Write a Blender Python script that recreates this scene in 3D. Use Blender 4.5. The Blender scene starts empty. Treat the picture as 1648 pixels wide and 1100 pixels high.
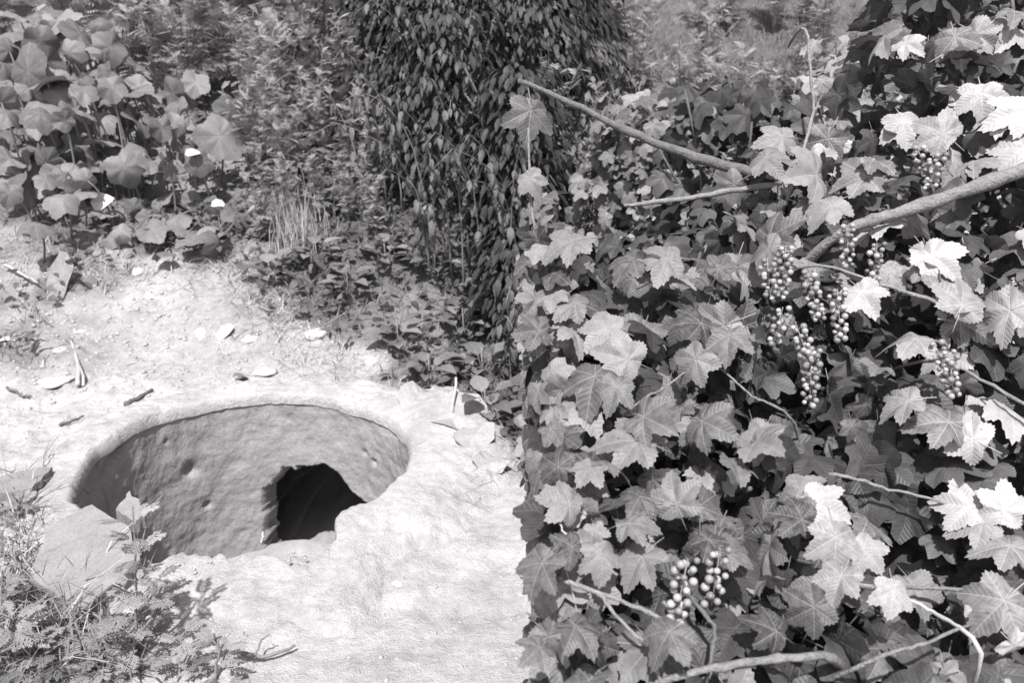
import bpy, math, random
import numpy as np
from mathutils import Vector, Matrix, Euler

# ------------------------------------------------------------------ camera, sky, sun, exposure
SC = bpy.context.scene
COL = SC.collection
rnd = random.Random(11)
RNG = np.random.default_rng(5)
CAM_H, PITCH, FPX = 1.45, math.radians(20), 1283.0
cd = bpy.data.cameras.new('camera'); cam = bpy.data.objects.new('camera', cd); COL.objects.link(cam)
cam.location = (0, 0, CAM_H); cam.rotation_euler = (math.pi/2 - PITCH, 0, 0)
cd.sensor_width = 36; cd.lens = 36*FPX/1648; cd.clip_start = 0.05; cd.clip_end = 600
SC.camera = cam
cd.dof.use_dof = True; cd.dof.focus_distance = 1.7; cd.dof.aperture_fstop = 6.3
SUN_EL, SUN_AZ = math.radians(60), math.radians(188)
w = bpy.data.worlds.new('World'); SC.world = w; w.use_nodes = True
nt = w.node_tree; bg = nt.nodes['Background']
sky = nt.nodes.new('ShaderNodeTexSky'); sky.sky_type = 'NISHITA'; sky.sun_disc = False
sky.sun_elevation = SUN_EL; sky.sun_rotation = SUN_AZ
bw = nt.nodes.new('ShaderNodeRGBToBW')            # black and white film: the sky's light without its blue
nt.links.new(sky.outputs[0], bw.inputs[0]); nt.links.new(bw.outputs[0], bg.inputs['Color'])
bg.inputs['Strength'].default_value = 0.15
ld = bpy.data.lights.new('sun', 'SUN'); ld.energy = 4.2; ld.angle = math.radians(1.0); ld.color = (1, 0.995, 0.985)
sun = bpy.data.objects.new('sun', ld); COL.objects.link(sun)
toSun = Vector((math.sin(SUN_AZ)*math.cos(SUN_EL), math.cos(SUN_AZ)*math.cos(SUN_EL), math.sin(SUN_EL)))
sun.rotation_euler = toSun.to_track_quat('Z', 'Y').to_euler(); sun.location = (0, -4, 8)
SC.view_settings.view_transform = 'Standard'; SC.view_settings.look = 'None'
SC.view_settings.exposure = 1.07; SC.cycles.max_bounces = 6; SC.cycles.diffuse_bounces = 3; SC.view_settings.gamma = 1

# ------------------------------------------------------------------ helpers
FW = Vector((0, math.cos(PITCH), -math.sin(PITCH))); UP = Vector((0, math.sin(PITCH), math.cos(PITCH)))
CP = Vector((0, 0, CAM_H))
def ray(px, py): return Vector((1, 0, 0))*((px-824)/FPX) + UP*(-(py-550)/FPX) + FW
def at(px, py, Y):
    d = ray(px, py); return CP + d*(Y/d.y)
def project(p):
    v = Vector(p)-CP; z = v.dot(FW); return 824+FPX*v.x/z, 550-FPX*v.dot(UP)/z

_lat = RNG.random((256, 256))
def vnoise(x, y):
    x = np.asarray(x, float); y = np.asarray(y, float)
    xi = np.floor(x).astype(int); yi = np.floor(y).astype(int); fx = x-xi; fy = y-yi
    fx = fx*fx*(3-2*fx); fy = fy*fy*(3-2*fy)
    g = lambda a, b: _lat[a % 256, b % 256]
    return (g(xi, yi)*(1-fx)+g(xi+1, yi)*fx)*(1-fy)+(g(xi, yi+1)*(1-fx)+g(xi+1, yi+1)*fx)*fy-0.5
def fbm(x, y, f, octv=4, gain=0.5):
    s = 0; a = 1.0
    for i in range(octv):
        s = s+a*vnoise(np.asarray(x)*f+17.3*i, np.asarray(y)*f+9.1*i); a *= gain; f *= 2.03
    return s
def sstep(a, b, x):
    t = np.clip((np.asarray(x, float)-a)/(b-a), 0, 1); return t*t*(3-2*t)

PC = (-0.956, 2.62); PR = 0.57                        # pit centre and radius
def H0(x, y):
    x = np.asarray(x, float); y = np.asarray(y, float)
    y0 = 3.45-0.25*sstep(-1.6, -3, x)+0.1*np.sin(x*1.7)
    t = np.maximum(y-y0, 0)
    bank = np.where(t < 0.6, 0.42*t*t/1.2, 0.42*(t-0.3))
    return np.where(bank > 3.0, 3.0+0.15*np.tanh((bank-3.0)), bank)
def H(x, y):
    h = H0(x, y)
    x = np.asarray(x, float); y = np.asarray(y, float)
    h = h+0.05*fbm(x, y, 1.3, 3)
    rough = sstep(2.9, 3.5, y)*0.4+0.7+0.5*sstep(-1.5, -1.9, x)
    near = np.exp(-((x+1.1)**2+(y-2.8)**2)/8)
    h = h+near*rough*(0.03*fbm(x, y, 6, 3)+0.024*np.abs(fbm(x+5, y, 15, 3))-0.02*np.abs(fbm(x, y+8, 5, 3))+0.008*fbm(x, y+3, 36, 2))
    return h
def H0s(x, y):
    q = min(1, max(0, (x+1.6)/-1.4)); q = q*q*(3-2*q)
    t = max(y-(3.45-0.25*q+0.1*math.sin(x*1.7)), 0)
    b = 0.42*t*t/1.2 if t < 0.6 else 0.42*(t-0.3)
    return b if b < 3 else 3.0+0.15*math.tanh(b-3)
def ground(px, py, lift=0.0):
    d = ray(px, py); t = 0.6; st = 0.1
    for i in range(400):
        p = CP+d*t
        if p.z-lift <= H0s(p.x, p.y):
            if st < 0.002: break
            t -= st; st *= 0.2
        t += st
    p.z = float(H(p.x, p.y))+lift
    return p

def new_mesh(name, V, F, attr=None, smooth=True, mat=None):
    m = bpy.data.meshes.new(name)
    V = np.asarray(V, float)
    if isinstance(F, tuple):                            # flat loops and face sizes
        lo, to = F
        m.vertices.add(len(V)); m.vertices.foreach_set('co', V.astype(np.float32).ravel())
        m.loops.add(len(lo)); m.loops.foreach_set('vertex_index', lo.astype(np.int32))
        m.polygons.add(len(to)); m.polygons.foreach_set('loop_start', np.concatenate([[0], np.cumsum(to)[:-1]]).astype(np.int32))
        m.polygons.foreach_set('loop_total', to.astype(np.int32)); m.update(calc_edges=True)
    else: m.from_pydata(V.tolist(), [], F if isinstance(F, list) else F.tolist())
    if attr is not None:
        a = m.attributes.new('leafco', 'FLOAT_VECTOR', 'POINT'); a.data.foreach_set('vector', np.asarray(attr, np.float32).ravel())
    if smooth: m.polygons.foreach_set('use_smooth', [True]*len(m.polygons))
    if mat: m.materials.append(mat)
    m.update(); return m
def link(name, mesh, parent=None, M=None, loc=None, **props):
    o = bpy.data.objects.new(name, mesh); COL.objects.link(o)
    if parent is not None: o.parent = parent
    if M is not None: o.matrix_basis = M
    if loc is not None: o.location = loc
    for k, v in props.items(): o[k] = v
    return o
def thing(name, label, cat, loc=(0, 0, 0), group=None):
    o = link(name, None, loc=loc, label=label, category=cat)
    if group: o['group'] = group
    return o
def tube(pts, radii, n=6):
    pts = [Vector(p) for p in pts]; V = []; F = []
    ref = Vector((0.31, 0.2, 0.93))
    for i, p in enumerate(pts):
        t = (pts[min(i+1, len(pts)-1)]-pts[max(i-1, 0)]).normalized()
        a = t.cross(ref)
        if a.length < 1e-3: a = t.cross(Vector((1, 0, 0)))
        a.normalize(); b = t.cross(a)
        for k in range(n):
            th = 2*math.pi*k/n; V.append(p+(a*math.cos(th)+b*math.sin(th))*radii[i])
    for i in range(len(pts)-1):
        for k in range(n):
            F.append((i*n+k, i*n+(k+1) % n, (i+1)*n+(k+1) % n, (i+1)*n+k))
    F.append(tuple(range(n-1, -1, -1))); F.append(tuple(range((len(pts)-1)*n, len(pts)*n)))
    return [tuple(v) for v in V], F
_flat = {}
def flat(f):
    k = id(f)
    if k not in _flat: _flat[k] = (np.array([i for q in f for i in q]), np.array([len(q) for q in f]), f)
    return _flat[k]
def merge(parts):
    V = []; L = []; T = []; A = []; off = 0
    for v, f, a in parts:
        v = np.asarray(v, float).reshape(-1, 3); V.append(v); lo, to, _ = flat(f); L.append(lo+off); T.append(to)
        A.append(np.zeros((len(v), 3)) if a is None else a); off += len(v)
    return np.concatenate(V), (np.concatenate(L), np.concatenate(T)), np.concatenate(A)
def bez(a, b, c, n):
    a, b, c = Vector(a), Vector(b), Vector(c)
    return [a*(1-t)**2+b*2*t*(1-t)+c*t*t for t in [i/(n-1) for i in range(n)]]
def crooked(pts, amp, seed=0):
    r = random.Random(seed)
    return [Vector(p)+Vector((r.uniform(-amp, amp), r.uniform(-amp, amp), r.uniform(-amp, amp)))*(0 if i in (0,) else 1) for i, p in enumerate(pts)]
def frame(loc, n, t, s, squash=1.0):
    n = Vector(n).normalized(); t = Vector(t); t = (t-n*t.dot(n))
    if t.length < 1e-4: t = n.orthogonal()
    t.normalize(); x = t.cross(n)
    M = Matrix.Identity(4)
    for i in range(3):
        M[i][0] = x[i]*s*squash; M[i][1] = t[i]*s; M[i][2] = n[i]*s; M[i][3] = loc[i]
    return M
def xform(M, V):
    A = np.array(M); return V@A[:3, :3].T+A[:3, 3]
def rv(r, s=1.0): return Vector((r.uniform(-s, s), r.uniform(-s, s), r.uniform(-s, s)))

# ------------------------------------------------------------------ materials (greys of the black and white film)
TINT = (1.0, 0.957, 0.978)
def g3(v): return (v*TINT[0], v*TINT[1], v*TINT[2], 1)
def base(name):
    m = bpy.data.materials.new(name); m.use_nodes = True
    n = m.node_tree.nodes; return m, n, m.node_tree.links, n['Principled BSDF']
def math_node(n, l, op, a, b=None, c=None):
    x = n.new('ShaderNodeMath'); x.operation = op
    for i, v in enumerate((a, b, c)):
        if v is None: continue
        if isinstance(v, (int, float)): x.inputs[i].default_value = v
        else: l.new(v, x.inputs[i])
    return x.outputs[0]
def grain_mat(name, lo, hi, scale=12, rough=0.9, bump=0.4, fine=180, dist=0.01, spec=0.2):
    m, n, l, p = base(name)
    tc = n.new('ShaderNodeTexCoord')
    a = n.new('ShaderNodeTexNoise'); a.inputs['Scale'].default_value = scale; a.inputs['Detail'].default_value = 8; a.inputs['Roughness'].default_value = 0.65
    b = n.new('ShaderNodeTexNoise'); b.inputs['Scale'].default_value = fine; b.inputs['Detail'].default_value = 4
    l.new(tc.outputs['Object'], a.inputs['Vector']); l.new(tc.outputs['Object'], b.inputs['Vector'])
    s = math_node(n, l, 'MULTIPLY_ADD', b.outputs[0], 0.5, math_node(n, l, 'MULTIPLY', a.outputs[0], 0.6))
    r = n.new('ShaderNodeValToRGB'); r.color_ramp.elements[0].position = 0.3; r.color_ramp.elements[1].position = 0.8
    r.color_ramp.elements[0].color = g3(lo); r.color_ramp.elements[1].color = g3(hi)
    l.new(s, r.inputs[0]); l.new(r.outputs[0], p.inputs['Base Color'])
    bp = n.new('ShaderNodeBump'); bp.inputs['Strength'].default_value = bump; bp.inputs['Distance'].default_value = dist
    l.new(s, bp.inputs['Height']); l.new(bp.outputs[0], p.inputs['Normal'])
    p.inputs['Roughness'].default_value = rough; p.inputs['Specular IOR Level'].default_value = spec
    return m
def leaf_mat(name, lo, hi, vein=1.5, step=0.96, rough=0.5, trans=0.3, side=9.0, bump=0.35, spec=0.3):
    m, n, l, p = base(name)
    at_ = n.new('ShaderNodeAttribute'); at_.attribute_name = 'leafco'
    oi = n.new('ShaderNodeObjectInfo')
    sx = n.new('ShaderNodeSeparateXYZ'); l.new(at_.outputs['Vector'], sx.inputs[0])
    u, v, q = sx.outputs
    rr = math_node(n, l, 'FRACT', math_node(n, l, 'ADD', oi.outputs['Random'], q))
    a = math_node(n, l, 'ARCTAN2', u, v)
    k = math_node(n, l, 'DIVIDE', a, step)
    da = math_node(n, l, 'MULTIPLY', math_node(n, l, 'ABSOLUTE', math_node(n, l, 'SUBTRACT', k, math_node(n, l, 'ROUND', k))), step)
    rad = math_node(n, l, 'SQRT', math_node(n, l, 'ADD', math_node(n, l, 'MULTIPLY', u, u), math_node(n, l, 'MULTIPLY', v, v)))
    perp = math_node(n, l, 'MULTIPLY', rad, math_node(n, l, 'SINE', da))
    mr = n.new('ShaderNodeMapRange'); mr.inputs[1].default_value = 0.018; mr.inputs[2].default_value = 0.004; l.new(perp, mr.inputs[0])
    along = math_node(n, l, 'SUBTRACT', math_node(n, l, 'MULTIPLY', rad, math_node(n, l, 'COSINE', da)), math_node(n, l, 'MULTIPLY', perp, 0.8))
    f = math_node(n, l, 'PINGPONG', math_node(n, l, 'MULTIPLY', along, side), 0.5)
    m2 = n.new('ShaderNodeMapRange'); m2.inputs[1].default_value = 0.10; m2.inputs[2].default_value = 0.02; m2.inputs[4].default_value = 0.22; l.new(f, m2.inputs[0])
    vm = math_node(n, l, 'MAXIMUM', mr.outputs[0], m2.outputs[0])
    no = n.new('ShaderNodeTexNoise'); no.inputs['Scale'].default_value = 6; no.inputs['Detail'].default_value = 5; l.new(at_.outputs['Vector'], no.inputs['Vector'])
    t = math_node(n, l, 'ADD', math_node(n, l, 'MULTIPLY', rr, 0.8), math_node(n, l, 'MULTIPLY_ADD', no.outputs[0], 0.7, -0.25))
    r = n.new('ShaderNodeValToRGB'); r.color_ramp.elements[0].color = g3(lo); r.color_ramp.elements[1].color = g3(hi); l.new(t, r.inputs[0])
    sp = n.new('ShaderNodeTexNoise'); sp.inputs['Scale'].default_value = 11; sp.inputs['Detail'].default_value = 3; l.new(at_.outputs['Vector'], sp.inputs['Vector'])
    vo = n.new('ShaderNodeVectorMath'); vo.operation = 'ADD'; l.new(at_.outputs['Vector'], vo.inputs[0]); l.new(math_node(n, l, 'MULTIPLY', oi.outputs['Random'], 40), vo.inputs[1]); l.new(vo.outputs[0], sp.inputs['Vector']); l.new(vo.outputs[0], no.inputs['Vector'])
    ms_ = n.new('ShaderNodeMapRange'); ms_.inputs[1].default_value = 0.66; ms_.inputs[2].default_value = 0.74; ms_.inputs[3].default_value = 1.0; ms_.inputs[4].default_value = 0.45; l.new(sp.outputs[0], ms_.inputs[0])
    mx = n.new('ShaderNodeMix'); mx.data_type = 'RGBA'; l.new(math_node(n, l, 'MULTIPLY', vm, 0.38), mx.inputs[0]); l.new(r.outputs[0], mx.inputs[6]); mx.inputs[7].default_value = g3(hi*vein)
    vs = n.new('ShaderNodeMix'); vs.data_type = 'RGBA'; vs.blend_type = 'MULTIPLY'; vs.inputs[0].default_value = 1; l.new(mx.outputs[2], vs.inputs[6]); l.new(ms_.outputs[0], vs.inputs[7]); mx = vs
    l.new(mx.outputs[2], p.inputs['Base Color'])
    bp = n.new('ShaderNodeBump'); bp.inputs['Strength'].default_value = bump; bp.inputs['Distance'].default_value = 0.004
    l.new(math_node(n, l, 'SUBTRACT', math_node(n, l, 'MULTIPLY', f, 0.45), math_node(n, l, 'MULTIPLY', vm, 0.6)), bp.inputs['Height']); l.new(bp.outputs[0], p.inputs['Normal'])
    p.inputs['Roughness'].default_value = rough; p.inputs['Specular IOR Level'].default_value = spec
    tr = n.new('ShaderNodeBsdfTranslucent'); l.new(mx.outputs[2], tr.inputs['Color'])
    ms = n.new('ShaderNodeMixShader'); ms.inputs[0].default_value = trans
    l.new(p.outputs[0], ms.inputs[1]); l.new(tr.outputs[0], ms.inputs[2]); l.new(ms.outputs[0], n['Material Output'].inputs[0])
    return m
def soil_mat():
    m, n, l, p = base('soil')
    tc = n.new('ShaderNodeTexCoord'); at_ = n.new('ShaderNodeAttribute'); at_.attribute_name = 'leafco'
    sx = n.new('ShaderNodeSeparateXYZ'); l.new(at_.outputs['Vector'], sx.inputs[0])
    def noise(s, d, ro=0.6):
        a = n.new('ShaderNodeTexNoise'); a.inputs['Scale'].default_value = s; a.inputs['Detail'].default_value = d; a.inputs['Roughness'].default_value = ro
        l.new(tc.outputs['Object'], a.inputs['Vector']); return a.outputs[0]
    a, b, c = noise(4.5, 10, 0.72), noise(38, 8, 0.75), noise(200, 3)
    s = math_node(n, l, 'ADD', math_node(n, l, 'MULTIPLY', a, 0.5), math_node(n, l, 'ADD', math_node(n, l, 'MULTIPLY', b, 0.35), math_node(n, l, 'MULTIPLY', c, 0.15)))
    r = n.new('ShaderNodeValToRGB'); r.color_ramp.elements[0].position = 0.38; r.color_ramp.elements[1].position = 0.56
    r.color_ramp.elements[0].color = g3(0.28); r.color_ramp.elements[1].color = g3(0.46); l.new(s, r.inputs[0])
    r2 = n.new('ShaderNodeValToRGB'); r2.color_ramp.elements[0].position = 0.38; r2.color_ramp.elements[1].position = 0.62
    r2.color_ramp.elements[0].color = g3(0.04); r2.color_ramp.elements[1].color = g3(0.15); l.new(s, r2.inputs[0])
    mx = n.new('ShaderNodeMix'); mx.data_type = 'RGBA'; l.new(sx.outputs[0], mx.inputs[0]); l.new(r.outputs[0], mx.inputs[6]); l.new(r2.outputs[0], mx.inputs[7])
    l.new(mx.outputs[2], p.inputs['Base Color'])
    bp = n.new('ShaderNodeBump'); bp.inputs['Strength'].default_value = 0.75; bp.inputs['Distance'].default_value = 0.03
    wv = n.new('ShaderNodeVectorMath'); wv.operation = 'ADD'; wn = n.new('ShaderNodeTexNoise'); wn.inputs['Scale'].default_value = 9; wn.inputs['Detail'].default_value = 4; l.new(tc.outputs['Object'], wn.inputs['Vector'])
    ws = n.new('ShaderNodeVectorMath'); ws.operation = 'SCALE'; ws.inputs['Scale'].default_value = 0.12; l.new(wn.outputs['Color'], ws.inputs[0]); l.new(tc.outputs['Object'], wv.inputs[0]); l.new(ws.outputs[0], wv.inputs[1])
    vr = n.new('ShaderNodeTexVoronoi'); vr.feature = 'DISTANCE_TO_EDGE'; vr.inputs['Scale'].default_value = 7; l.new(wv.outputs[0], vr.inputs['Vector'])
    ck = n.new('ShaderNodeMapRange'); ck.inputs[1].default_value = 0.03; ck.inputs[2].default_value = 0.0; l.new(vr.outputs['Distance'], ck.inputs[0])
    pm = n.new('ShaderNodeMapRange'); pm.inputs[1].default_value = 0.52; pm.inputs[2].default_value = 0.62; l.new(noise(1.7, 3), pm.inputs[0])
    crack = math_node(n, l, 'MULTIPLY', ck.outputs[0], pm.outputs[0])
    hgt = math_node(n, l, 'ADD', b, math_node(n, l, 'MULTIPLY', c, 0.35))
    l.new(math_node(n, l, 'SUBTRACT', hgt, math_node(n, l, 'MULTIPLY', crack, 0.15)), bp.inputs['Height']); l.new(bp.outputs[0], p.inputs['Normal'])
    p.inputs['Roughness'].default_value = 0.95; p.inputs['Specular IOR Level'].default_value = 0.1
    return m
M_SOIL = soil_mat()
M_CLAY = grain_mat('pale_clay', 0.27, 0.44, 14, 0.95, 0.6, 160, 0.012, 0.1)
M_WALL = grain_mat('grey_pit_wall', 0.18, 0.34, 9, 0.95, 0.8, 110, 0.006, 0.1)
M_STONE = grain_mat('stone', 0.22, 0.40, 30, 0.9, 0.8, 160, 0.010, 0.15)
M_SLAB = grain_mat('broken_slab', 0.13, 0.25, 9, 0.9, 0.6, 140, 0.006, 0.15)
M_BARK = grain_mat('bark', 0.04, 0.17, 60, 0.8, 0.9, 260, 0.008, 0.3)
M_PALEBARK = grain_mat('pale_bark', 0.08, 0.28, 60, 0.8, 0.9, 260, 0.008, 0.3)
M_TWIG = grain_mat('twig', 0.07, 0.26, 60, 0.9, 0.9, 220, 0.008)
M_STRAW = grain_mat('dry_straw', 0.22, 0.42, 40, 0.8, 0.3, 250, 0.002)
M_BOARD = grain_mat('weathered_board', 0.10, 0.26, 20, 0.85, 0.5, 200, 0.004)
M_PAPER = grain_mat('white_scrap', 0.4, 0.55, 20, 0.7, 0.2, 100, 0.002)
M_CUR_SUNTONE = leaf_mat('currant_leaf_painted_sun', 0.10, 0.42, 1.3, 0.98, 0.5, 0.25)  # paler copy of the currant leaf, sunlight put into the colour
M_CUR_SHADE = leaf_mat('currant_leaf', 0.03, 0.25, 1.35, 0.98, 0.5, 0.22)  # darker copy, the left bush's shade put into the colour
M_CURIN_SHADE = leaf_mat('inner_leaf_painted_shade', 0.02, 0.08, 1.3, 0.96, 0.5, 0.2)  # near-black tone paints shade into the gaps between outer leaves
M_PUMP = leaf_mat('pumpkin_leaf', 0.09, 0.22, 1.25, 1.1, 0.55, 0.22, 7)
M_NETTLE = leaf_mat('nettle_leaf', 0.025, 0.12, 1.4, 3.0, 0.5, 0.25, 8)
M_DARKLEAF = leaf_mat('dark_shrub_leaf', 0.012, 0.05, 1.2, 3.0, 0.55, 0.2, 8)  # dark foliage, with its shade put into the colour as well
M_HERB = leaf_mat('herb_leaf', 0.07, 0.24, 1.3, 3.0, 0.55, 0.25, 6)
M_FEATHER = leaf_mat('feathery_leaf', 0.17, 0.40, 1.2, 3.0, 0.6, 0.3, 5, 0.1, 0.2)
M_WORM = leaf_mat('mugwort_leaf', 0.12, 0.34, 1.3, 3.0, 0.55, 0.25, 6, 0.3)
M_GRASS = leaf_mat('grass_blade', 0.06, 0.24, 1.1, 3.0, 0.55, 0.25, 4, 0.1, 0.2)
M_DRYLEAF = grain_mat('dry_leaf', 0.17, 0.34, 18, 0.85, 0.5, 150, 0.004)
def berry_mat():
    m, n, l, p = base('berry'); oi = n.new('ShaderNodeObjectInfo')
    r = n.new('ShaderNodeValToRGB'); r.color_ramp.elements[0].color = g3(0.11); r.color_ramp.elements[1].color = g3(0.32); l.new(oi.outputs['Random'], r.inputs[0])
    l.new(r.outputs[0], p.inputs['Base Color']); p.inputs['Roughness'].default_value = 0.38; p.inputs['Specular IOR Level'].default_value = 0.3
    p.inputs['Subsurface Weight'].default_value = 0.3; p.inputs['Subsurface Radius'].default_value = (0.004, 0.004, 0.004); p.inputs['Subsurface Scale'].default_value = 1
    return m
M_BERRY = berry_mat()

# ------------------------------------------------------------------ ground
BP = [(0, 415), (140, 430), (300, 425), (385, 425), (402, 465), (450, 525), (560, 590), (640, 665), (720, 715), (800, 745)]
BW = sorted([(p.x, p.y) for p in (ground(a, b) for a, b in BP)])
BX = [-9]+[p[0] for p in BW]+[0.1, 0.35, 3]; BY = [4.2]+[p[1] for p in BW]+[2.3, -2, -2]
def humus(x, y):
    x = np.asarray(x, float); y = np.asarray(y, float)
    yb = np.interp(x, BX, BY)
    d = y-yb+0.45*fbm(x, y, 3.0, 4)
    h = sstep(-0.12, 0.35, d)*np.where(x < -1.5, 0.75, 1.0)
    h = h*(0.75+0.5*np.clip(fbm(x, y, 1.1, 2)+0.5, 0, 1))
    h = np.maximum(h, 0.26*sstep(3.2, 3.6, y)*sstep(0.3, -0.3, x)*np.clip(0.8+1.2*fbm(x, y, 3, 4), 0, 1.5))
    up = sstep(-1.75, -2.3, x)*sstep(3.25, 3.7, y)*np.clip(0.42+0.9*fbm(x, y, 4, 4), 0, 0.75); h = np.maximum(h, up)
    left = sstep(-0.98, -1.25, x)*sstep(2.1, 1.75, y)
    return np.clip(np.maximum(h, left*(0.5+fbm(x, y, 5, 3))), 0, 1)
def graded(segs):
    out = []
    for a, b, s in segs:
        n = max(1, int(round((b-a)/s))); out += list(np.linspace(a, b, n, endpoint=False))
    return np.array(out+[segs[-1][1]])
gx = graded([(-250, -40, 30), (-40, -8, 4), (-8, -3.2, 0.2), (-3.2, 0.3, 0.0125), (0.3, 3, 0.08), (3, 8, 0.3), (8, 40, 4), (40, 250, 30)])
gy = graded([(-100, -10, 20), (-10, 0, 1), (0, 1.4, 0.1), (1.4, 4.6, 0.0125), (4.6, 7, 0.06), (7, 12, 0.2), (12, 40, 3), (40, 400, 30)])
X, Y = np.meshgrid(gx, gy, indexing='xy'); X = X.ravel(); Y = Y.ravel()
Z = H(X, Y)
nx, ny = len(gx), len(gy)
I = np.arange(nx*ny).reshape(ny, nx)
Fq = np.stack([I[:-1, :-1], I[:-1, 1:], I[1:, 1:], I[1:, :-1]], -1).reshape(-1, 4)
cx = X[Fq].mean(1); cy = Y[Fq].mean(1)
Fq = Fq[np.hypot(cx-PC[0], cy-PC[1]) > PR+0.09]
gm = new_mesh('ground', np.stack([X, Y, Z], 1), Fq, np.stack([humus(X, Y), X*0, X*0], 1), True, M_SOIL)
link('ground', gm, kind='structure')

# ------------------------------------------------------------------ the pit
pit = thing('clay_pit', 'round earthen pit with pale clay rim and a dark broken hole low in its wall', 'pit', (PC[0], PC[1], 0))
def cyl_hit(px, py, R=PR):
    d = ray(px, py); ox, oy = -PC[0], -PC[1]
    a = d.x**2+d.y**2; b = 2*(ox*d.x+oy*d.y); c = ox*ox+oy*oy-R*R
    t = (-b+math.sqrt(max(b*b-4*a*c, 0)))/(2*a); p = CP+d*t
    return math.atan2(p.y-PC[1], p.x-PC[0]), p.z
def inner_r(th):
    # near side (th about -pi/2) slumped inwards and ragged, with one notch
    th = np.asarray(th, float)
    d = np.angle(np.exp(1j*(th+math.pi/2)))
    near = np.exp(-(d/0.85)**2)
    r = PR+0.02*near*np.sin(th*9)+0.03*near
    r = r+near*0.07*fbm(np.cos(th)*3+4, np.sin(th)*3, 3.5, 5, 0.6)+0.012*fbm(np.cos(th)*4, np.sin(th)*4, 1.6, 3)
    nd = np.angle(np.exp(1j*(th-NOTCH)))
    return r+0.18*np.exp(-(nd/0.15)**2)-0.04*np.exp(-((nd-0.28)/0.14)**2)
gpn = ground(503, 915); NOTCH = math.atan2(gpn.y-PC[1], gpn.x-PC[0])
nth, nr = 420, 44
TH = np.linspace(-math.pi, math.pi, nth, endpoint=False)
rin = inner_r(TH)
d_right = np.angle(np.exp(1j*(TH-0.35)))
wid = 0.22+0.20*np.exp(-(d_right/0.9)**2)+0.05*np.exp(-(np.angle(np.exp(1j*(TH+1.4)))/1.0)**2)
wid = wid+0.03*fbm(np.cos(TH)*5, np.sin(TH)*5, 1.5, 4)
nearv = np.exp(-(np.angle(np.exp(1j*(TH+1.7)))/0.8)**2)
V = []
for j in range(nr):
    s = j/(nr-1)
    if s < 0.2:                                         # rounded lip turning down into the shaft
        a = (1-s/0.2)*math.pi/2
        r = rin+0.022*(1-math.sin(a)); z = 0.055*(1-0.75*nearv)-0.05*(1-math.cos(a))
    else:
        q = (s-0.2)/0.8; step = np.exp(-(np.angle(np.exp(1j*(TH-0.55)))/0.55)**4)
        r = rin+0.022+wid*q
        z = 0.055*(1-0.75*nearv)*(1-q**2.2)+step*0.045*math.sin(q*math.pi*0.8)-step*0.09*sstep(0.9, 1.0, q)-0.012*sstep(0.7, 1, q)
    x = PC[0]+r*np.cos(TH); y = PC[1]+r*np.sin(TH)
    sm = sstep(0.62, 0.2, s)*0.6                           # trodden smooth near the lip
    z = z+H(x, y)*(1-sm)+(H0(x, y)+0.05*fbm(x, y, 1.3, 3))*sm+0.003*np.abs(fbm(x, y, 45, 2))
    V.append(np.stack([x-PC[0], y-PC[1], z], 1))
V = np.concatenate(V)
F = [(j*nth+i, j*nth+(i+1) % nth, (j+1)*nth+(i+1) % nth, (j+1)*nth+i) for j in range(nr-1) for i in range(nth)]
F = [f[::-1] for f in F]
link('rim', new_mesh('pit_rim', V, F, np.zeros((len(V), 3)), True, M_SOIL), pit)
# shaft wall with the broken hole
HOLE = [(426, 868), (421, 822), (428, 787), (450, 758), (486, 751), (521, 750), (546, 768), (562, 792), (590, 816), (600, 845)]
hp = [cyl_hit(*p) for p in HOLE]; hp = [(hp[0][0], -0.86)]+hp+[(hp[-1][0], -0.86)]
hp = np.array(hp)
def inpoly(t, z):
    c = np.zeros(t.shape, bool); n = len(hp); j = n-1
    for i in range(n):
        xi, yi = hp[i]; xj, yj = hp[j]
        k = ((yi > z) != (yj > z)) & (t < (xj-xi)*(z-yi)/(yj-yi+1e-9)+xi); c ^= k; j = i
    return c
tc0 = float(hp[:, 0].mean()); nw = 840; TW = np.linspace(-math.pi, math.pi, nw, endpoint=False); nz = 168; ZL = np.linspace(0.0, -0.86, nz)
T2, Z2 = np.meshgrid(TW, ZL, indexing='xy')
lip = inner_r(T2)
RR = lip*(1-sstep(0, -0.18, Z2))+PR*sstep(0, -0.18, Z2)+0.006+0.008*fbm(T2*3, Z2*5, 1.4, 4)+0.004*fbm(T2*9, Z2*12, 2, 3)
RR = RR+0.01*sstep(-0.2, -0.8, Z2)+0.005*fbm(T2*2, Z2*6, 2.5, 4)
for (sx_, sy_, rad, dep) in ((308, 760, 0.035, 0.03), (335, 815, 0.02, 0.02), (270, 720, 0.012, 0.01), (600, 745, 0.02, 0.015), (585, 728, 0.02, 0.012)):
    t0, z0 = cyl_hit(sx_, sy_); RR = RR+dep*np.exp(-(((T2-t0)*PR)**2+(Z2-z0)**2)/rad**2*1.5)
for k in range(9):                                      # slanted gouge at the left of the shaft
    t0, z0 = cyl_hit(205-k*4, 712+k*9); RR = RR+0.012*np.exp(-(((T2-t0)*PR)**2+(Z2-z0)**2)/0.028**2)
topz = 0.055*(1-0.75*np.exp(-(np.angle(np.exp(1j*(T2+1.7)))/0.8)**2))-0.05-0.02+H0(PC[0]+RR*np.cos(T2), PC[1]+RR*np.sin(T2))*0+0.025+0.05*fbm(PC[0]+RR*np.cos(T2), PC[1]+RR*np.sin(T2), 1.3, 3)-H0(PC[0]+RR*np.cos(T2), PC[1]+RR*np.sin(T2))*0+0.004
ZZ = Z2+topz*(1-sstep(0, -0.3, Z2))
V = np.stack([RR*np.cos(T2), RR*np.sin(T2), ZZ], -1).reshape(-1, 3)
jit = 0.035*fbm(T2*5, Z2*8, 2.0, 2)+0.022*fbm(T2*14, Z2*22, 2.2, 3)
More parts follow.
